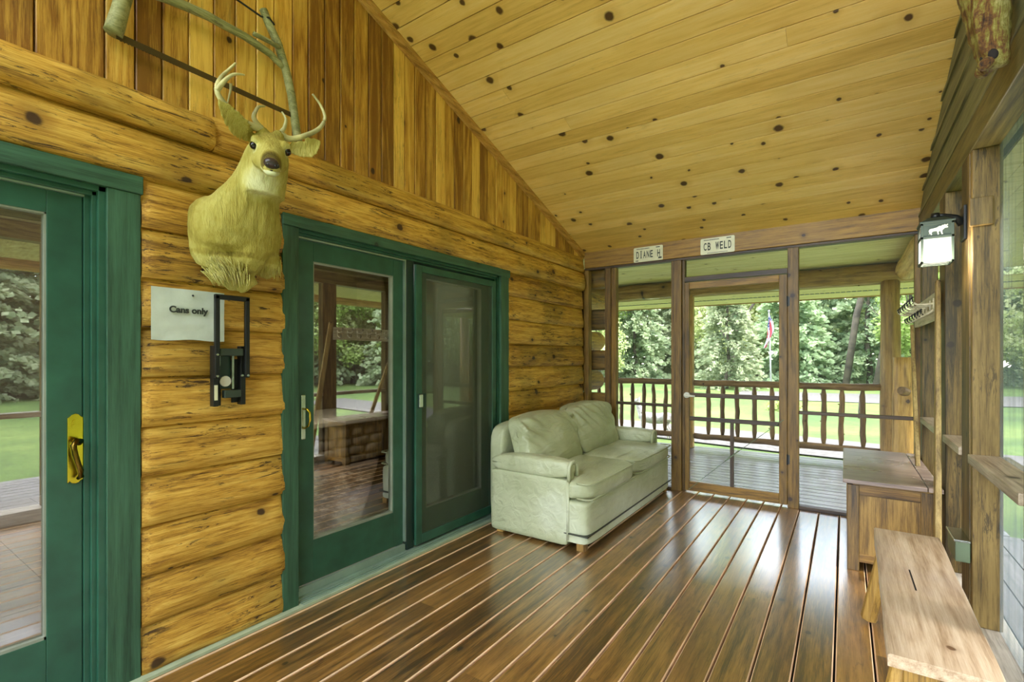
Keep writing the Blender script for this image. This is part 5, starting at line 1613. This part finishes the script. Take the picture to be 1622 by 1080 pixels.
# ---------------------------------------------------------------- number plates on the far beam (facing -y)
def numplate(x0, x1, z0, z1, txt, label, extra, tiltz=0.0):
    yf_ = YF - 0.020
    t = thing('number_plate', label, 'number plate', ((x0 + x1) / 2, yf_, z0))
    w, h = x1 - x0, z1 - z0
    r = 0.012
    pts = []
    for (cx_, cz_, a0) in ((x1 - r, z1 - r, 0), (x0 + r, z1 - r, 90), (x0 + r, z0 + r, 180), (x1 - r, z0 + r, 270)):
        for k in range(5):
            a = math.radians(a0 + k * 22.5)
            pts.append((cx_ + r * math.cos(a), cz_ + r * math.sin(a)))
    MB().prism(pts, 'y', yf_ - 0.002, yf_ + 0.001).build('plate', M['plate'], parent=t)
    cxm, czm = (x0 + x1) / 2, (z0 + z1) / 2
    pen = {'D': 'D', 'I': 'I'}
    cw = 0.252 / len(txt)
    lt = MB()
    for q_, chx in enumerate(txt):
        if chx == ' ': continue
        v, f = text_mesh(chx, 0.1, 0.0008, 0.0045 if chx == 'W' else 0.0016)
        xs_l = [p.x for p in v]; ys_l = [p.y for p in v]
        wl_ = (max(xs_l) - min(xs_l)); hl_ = max(ys_l) - min(ys_l)
        tw = cw * 0.90 if chx == 'W' else (min(cw * 0.74, wl_ * 0.8) if chx != 'I' else cw * 0.22)
        cx_l = cxm - 0.126 + cw * (q_ + 0.5)
        lt.add([(cx_l + (p.x - (max(xs_l) + min(xs_l)) / 2) / wl_ * tw, yf_ - 0.0028 - p.z, czm - 0.002 + (p.y - (max(ys_l) + min(ys_l)) / 2) / hl_ * 0.072) for p in v], f, 0.5)
        if chx == 'I':
            for zz_ in (0.033, -0.038):
                lt.box(cx_l - 0.009, yf_ - 0.0034, czm + zz_, cx_l + 0.009, yf_ - 0.0018, czm + zz_ + 0.005)
    lt.build('lettering', M['ink'], parent=t)
    mk = MB()
    xx = x0 + 0.03
    while xx < x0 + w * 0.55:
        ww = R.uniform(0.004, 0.009)
        mk.box(xx, yf_ - 0.003, z1 - 0.021, xx + ww, yf_ - 0.0015, z1 - 0.013)
        xx += ww + 0.003
    mk.build('small_print', M['ink'], parent=t)
    mk = MB()
    mk.box(x1 - 0.07, yf_ - 0.003, z1 - 0.020, x1 - 0.03, yf_ - 0.0015, z1 - 0.012)
    mk.box(x0 + 0.02, yf_ - 0.003, z0 + 0.010, x0 + 0.05, yf_ - 0.0015, z0 + 0.018) if txt[0] == 'D' else mk.box(x0 + 0.06, yf_ - 0.003, z0 + 0.010, x1 - 0.06, yf_ - 0.0015, z0 + 0.014)
    if txt[0] == 'D': mk.box(x1 - 0.045, yf_ - 0.003, z0 + 0.018, x1 - 0.012, yf_ - 0.0015, z0 + 0.034)
    mk.build('sticker', M['ink'], parent=t)
R.seed(2)
numplate(-1.793, -1.493, 2.284, 2.434, 'DIANE H', 'white number plate reading DIANE H on the beam, left of the other plate', 0.56)
numplate(-1.134, -0.834, 2.284, 2.436, 'CB WELD', 'white number plate reading CB WELD on the beam above the screen door', 0.54)

# ---------------------------------------------------------------- lit lantern with a moose cut-out
ln = thing('wall_lantern', 'lit dark metal lantern with a moose silhouette, hung from the window post', 'lantern', (0.36, 3.08, 1.75))
lx0, lx1, ly0, ly1, lz0, lz1 = 0.300, 0.420, 3.02, 3.14, 1.755, 1.945
fm_ = MB()
for (xx, yy) in ((lx0, ly0), (lx1 - 0.01, ly0), (lx0, ly1 - 0.01), (lx1 - 0.01, ly1 - 0.01)):
    fm_.box(xx, yy, lz0, xx + 0.01, yy + 0.01, lz1)
for zz, hh in ((lz0, 0.010), (lz0 + 0.115, 0.012), (lz1 - 0.01, 0.012)):
    fm_.box(lx0, ly0, zz, lx1, ly0 + 0.008, zz + hh); fm_.box(lx0, ly1 - 0.008, zz, lx1, ly1, zz + hh)
    fm_.box(lx0, ly0, zz, lx0 + 0.008, ly1, zz + hh); fm_.box(lx1 - 0.008, ly0, zz, lx1, ly1, zz + hh)
fm_.box(lx0 + 0.004, ly0 + 0.003, lz0 + 0.118, lx1 - 0.004, ly0 + 0.006, lz1); fm_.box(lx0 + 0.003, ly0 + 0.004, lz0 + 0.118, lx0 + 0.006, ly1 - 0.004, lz1)
fm_.box(lx1 - 0.006, ly0 + 0.004, lz0 + 0.118, lx1 - 0.003, ly1 - 0.004, lz1); fm_.box(lx0 + 0.004, ly1 - 0.006, lz0 + 0.118, lx1 - 0.004, ly1 - 0.003, lz1)
fm_.build('frame', M['lantern'], parent=ln, bevel=0.001)
cxl, cyl = (lx0 + lx1) / 2, (ly0 + ly1) / 2
cap_ = MB().box(lx0 - 0.004, ly0 - 0.004, lz1, lx1 + 0.004, ly1 + 0.004, lz1 + 0.008)
cap_.hexa([(lx0, ly0, lz1 + 0.008), (lx1, ly0, lz1 + 0.008), (lx1, ly1, lz1 + 0.008), (lx0, ly1, lz1 + 0.008), (lx0 + 0.03, ly0 + 0.03, lz1 + 0.03), (lx1 - 0.03, ly0 + 0.03, lz1 + 0.03), (lx1 - 0.03, ly1 - 0.03, lz1 + 0.03), (lx0 + 0.03, ly1 - 0.03, lz1 + 0.03)])
cap_.build('cap', M['lantern'], parent=ln, bevel=0.001)
MB().tube([(cxl, cyl, lz1 + 0.028), (cxl, cyl, lz1 + 0.055)], [0.020, 0.017], 14).build('finial', M['black'], parent=ln, smooth=True)
MB().tube([(cxl, cyl, lz1 + 0.045), (cxl + 0.03, cyl + 0.005, lz1 + 0.042), (cxl + 0.075, cyl + 0.02, lz1 + 0.030), (XR - 0.008, cyl + 0.03, lz1 - 0.0)], [0.009, 0.010, 0.013, 0.022], 10).build('arm', M['black'], parent=ln, smooth=True)
MB().box(XR - 0.012, 3.06, 1.86, XR, 3.15, 2.02).build('mount_plate', M['black'], parent=ln, bevel=0.003)
gb_ = NB('lantern_glow')
em = gb_.n('ShaderNodeEmission', {0: (1.0, 0.95, 0.86, 1), 'Strength': 2.0})
gb_.t.links.new(em.outputs[0], gb_.out.inputs[0])
MB().tube([(cxl, cyl, lz0 + 0.015), (cxl, cyl, lz0 + 0.035), (cxl, cyl, lz0 + 0.075), (cxl, cyl, lz0 + 0.095)], [0.018, 0.036, 0.034, 0.016], 16).build('bulb', gb_.m, parent=ln, smooth=True)
fro = NB('frosted_pane')
t1 = fro.n('ShaderNodeBsdfTransparent', {0: (0.95, 0.95, 0.92, 1)}); t2 = fro.n('ShaderNodeBsdfTranslucent', {0: (0.95, 0.95, 0.92, 1)})
e3 = fro.n('ShaderNodeEmission', {0: (1.0, 0.96, 0.9, 1), 'Strength': 0.1})
mx = fro.n('ShaderNodeMixShader', {0: 0.6, 1: t1.outputs[0], 2: t2.outputs[0]})
mx2 = fro.n('ShaderNodeAddShader', {0: mx.outputs[0], 1: e3.outputs[0]})
fro.t.links.new(mx2.outputs[0], fro.out.inputs[0])
pn = MB().box(lx0 + 0.008, ly0 + 0.003, lz0 + 0.010, lx1 - 0.008, ly0 + 0.005, lz0 + 0.116).box(lx0 + 0.003, ly0 + 0.008, lz0 + 0.010, lx0 + 0.005, ly1 - 0.008, lz0 + 0.116)
pn.box(lx1 - 0.005, ly0 + 0.008, lz0 + 0.010, lx1 - 0.003, ly1 - 0.008, lz0 + 0.116).box(lx0 + 0.008, ly1 - 0.005, lz0 + 0.010, lx1 - 0.008, ly1 - 0.003, lz0 + 0.116)
pn.build('glass_panel', fro.m, parent=ln)
moose = [(-0.50, 0.02), (-0.46, 0.20), (-0.50, 0.42), (-0.44, 0.56), (-0.22, 0.60), (-0.02, 0.66), (0.12, 0.78), (0.22, 0.76), (0.30, 0.86), (0.36, 0.82), (0.42, 0.92), (0.50, 0.84), (0.60, 0.92), (0.62, 0.80), (0.52, 0.74), (0.62, 0.66), (0.60, 0.56), (0.44, 0.56), (0.36, 0.44), (0.30, 0.40),
         (0.28, 0.20), (0.32, 0.0), (0.25, 0.0), (0.20, 0.22), (0.14, 0.36), (0.08, 0.20), (0.10, 0.0), (0.03, 0.0), (0.0, 0.22), (-0.04, 0.34), (-0.24, 0.34), (-0.34, 0.22), (-0.30, 0.02), (-0.37, 0.02), (-0.42, 0.18)]
def sil(par, to3, name='moose_cutout'):
    m = MB()
    from mathutils.geometry import tessellate_polygon
    tri = tessellate_polygon([[Vector((p[0], p[1], 0)) for p in moose]])
    v = [to3(p[0] * 0.062, p[1] * 0.050, 0) for p in moose] + [to3(p[0] * 0.062, p[1] * 0.050, 1) for p in moose]
    n_ = len(moose)
    f = [tuple(t) for t in tri] + [tuple(n_ + k for k in reversed(t)) for t in tri] + [(i, (i + 1) % n_, n_ + (i + 1) % n_, n_ + i) for i in range(n_)]
    m.add(v, f, 0.5).build(name, plain('moose_silver', '#c8ccc0', 0.4), parent=par)
sil(ln, lambda a, b_, c_: (cxl + a, ly0 + 0.0005 + 0.002 * c_, lz0 + 0.132 + b_))
sil(ln, lambda a, b_, c_: (lx0 + 0.0005 + 0.002 * c_, cyl - a, lz0 + 0.132 + b_))
lamp = bpy.data.lights.new('lantern_light', 'POINT'); lamp.energy = 2.0; lamp.color = (1, 0.9, 0.75); lamp.shadow_soft_size = 0.03
lo = bpy.data.objects.new('lantern_light', lamp); COL.objects.link(lo); lo.location = (cxl, cyl, lz0 + 0.055 - 0.08)
lo.location = (cxl, ly0 - 0.03, lz0 + 0.02)

# small square block and metal box on the same post
MB().box(0.462, 2.952, 1.895, 0.540, 2.975, 2.02, 0.7).build('wood_block', M['post_r'], bevel=0.004, label='small square board screwed to the window post beside the lantern', cat='wood block')
eb = thing('metal_box', 'small grey-green metal box fixed low on the window post behind the bench', 'metal box', (0.445, 3.08, 0.37))
MB().box(0.418, 2.985, 0.375, XR, 3.185, 0.468).build('case', M['grey_metal'], parent=eb, bevel=0.003)
MB().box(0.412, 2.979, 0.466, XR, 3.19, 0.476).build('lid', M['chrome'], parent=eb, bevel=0.002)

# ---------------------------------------------------------------- hook rack on the window wall with the two leaning sticks
rk = thing('coat_rack', 'pale distressed board with two rows of curled dark-tipped hooks on the window wall', 'coat rack', (0.455, 4.25, 1.54))
MB().box(0.445, 3.80, 1.538, XR, 4.84, 1.700, 0.6).build('board', M['rack'], parent=rk, bevel=0.005)
for i in range(7):
    y = 3.86 + i * 0.155
    h = MB()
    h.tube([(0.446, y, 1.635), (0.41, y, 1.630), (0.365, y, 1.632), (0.345, y, 1.648), (0.340, y, 1.665)], [0.007, 0.006, 0.006, 0.006, 0.005], 8)
    h.tube([(0.446, y, 1.600), (0.425, y, 1.580), (0.405, y, 1.568), (0.388, y, 1.574), (0.382, y, 1.592)], [0.007, 0.006, 0.006, 0.006, 0.005], 8)
    h.box(0.438, y - 0.012, 1.585, 0.447, y + 0.012, 1.665)
    hk = h.build('hook', M['rack'], parent=rk, smooth=True)
    tp = MB()
    tp.tube([(0.350, y, 1.642), (0.343, y, 1.655), (0.340, y, 1.672), (0.347, y, 1.682)], 0.006, 8)
    tp.build('hook_tip', M['black'], parent=hk, smooth=True)
    tp = MB()
    tp.tube([(0.396, y, 1.569), (0.386, y, 1.577), (0.381, y, 1.596), (0.388, y, 1.604)], 0.006, 8)
    tp.build('hook_tip', M['black'], parent=hk, smooth=True)
MB().hexa([(0.395, 3.40, 0.10), (0.425, 3.40, 0.10), (0.425, 3.475, 0.10), (0.395, 3.475, 0.10), (0.440, 3.735, 1.76), (0.462, 3.735, 1.76), (0.462, 3.795, 1.76), (0.440, 3.795, 1.76)], 0.8).build(
    'leaning_stick', M['pole'], bevel=0.006, label='long pale slat leaning against the window post in front of the hook rack', cat='slat')
MB().hexa([(0.405, 4.34, 0.56), (0.430, 4.34, 0.56), (0.430, 4.40, 0.56), (0.405, 4.40, 0.56), (0.416, 4.80, 1.56), (0.436, 4.80, 1.56), (0.436, 4.84, 1.56), (0.416, 4.84, 1.56)], 0.8).build(
    'leaning_stick', M['pole'], bevel=0.005, label='long pale slat standing on the chest and leaning beyond the hook rack', cat='slat')

# ---------------------------------------------------------------- long mottled skull-like piece high on the right
sk = thing('animal_skull', 'long mottled brown and tan animal skull hanging snout down high on the right wall', 'skull', (0.40, 2.25, 2.25))
m = MB()
def skr(c, ry, rx, seg=16): return ring(c, ry, rx, seg, 0, 0, 2.2)
ZB, ZT = 2.262, 2.80
m.loft([skr((0.420, 2.230, ZB), 0.018, 0.02), skr((0.415, 2.235, ZB + 0.02), 0.042, 0.032), skr((0.41, 2.245, ZB + 0.07), 0.052, 0.04), skr((0.405, 2.26, ZB + 0.14), 0.065, 0.05),
        skr((0.40, 2.28, ZB + 0.24), 0.088, 0.062), skr((0.395, 2.30, ZB + 0.33), 0.10, 0.07), skr((0.40, 2.32, ZB + 0.45), 0.105, 0.07), skr((0.41, 2.33, ZB + 0.54), 0.075, 0.055)])
for sgn in (-1, 1):
    m.ball((0.375, 2.30 + sgn * 0.085, ZB + 0.33), 0.035)
    m.ball((0.385, 2.232 + sgn * 0.026, ZB + 0.012), 0.022)
    m.tube([(0.37, 2.30 + sgn * 0.07, ZB + 0.30), (0.37, 2.26 + sgn * 0.048, ZB + 0.16), (0.385, 2.24 + sgn * 0.03, ZB + 0.05)], [0.022, 0.018, 0.014], 8)
v_, f_ = sculpt(m, 0.009, 2, disp=0.006, dscale=26)
MB().add(v_, f_, 0.5).build('bone', M['skullbone'], parent=sk, smooth=True)
for sgn in (-1, 1):
    MB().ball((0.362, 2.30 + sgn * 0.055, ZB + 0.345), 0.020, sc=(0.6, 1, 1.1)).build('eye_socket', M['soil'], parent=sk, smooth=True)
MB().ball((0.381, 2.238, ZB + 0.040), 0.014, sc=(0.5, 0.9, 1.9)).build('nasal_opening', M['soil'], parent=sk, smooth=True)
MB().ball((0.400, 2.196, ZB + 0.035), 0.012, sc=(1.1, 0.5, 1.6)).build('nasal_opening', M['soil'], parent=sk, smooth=True)
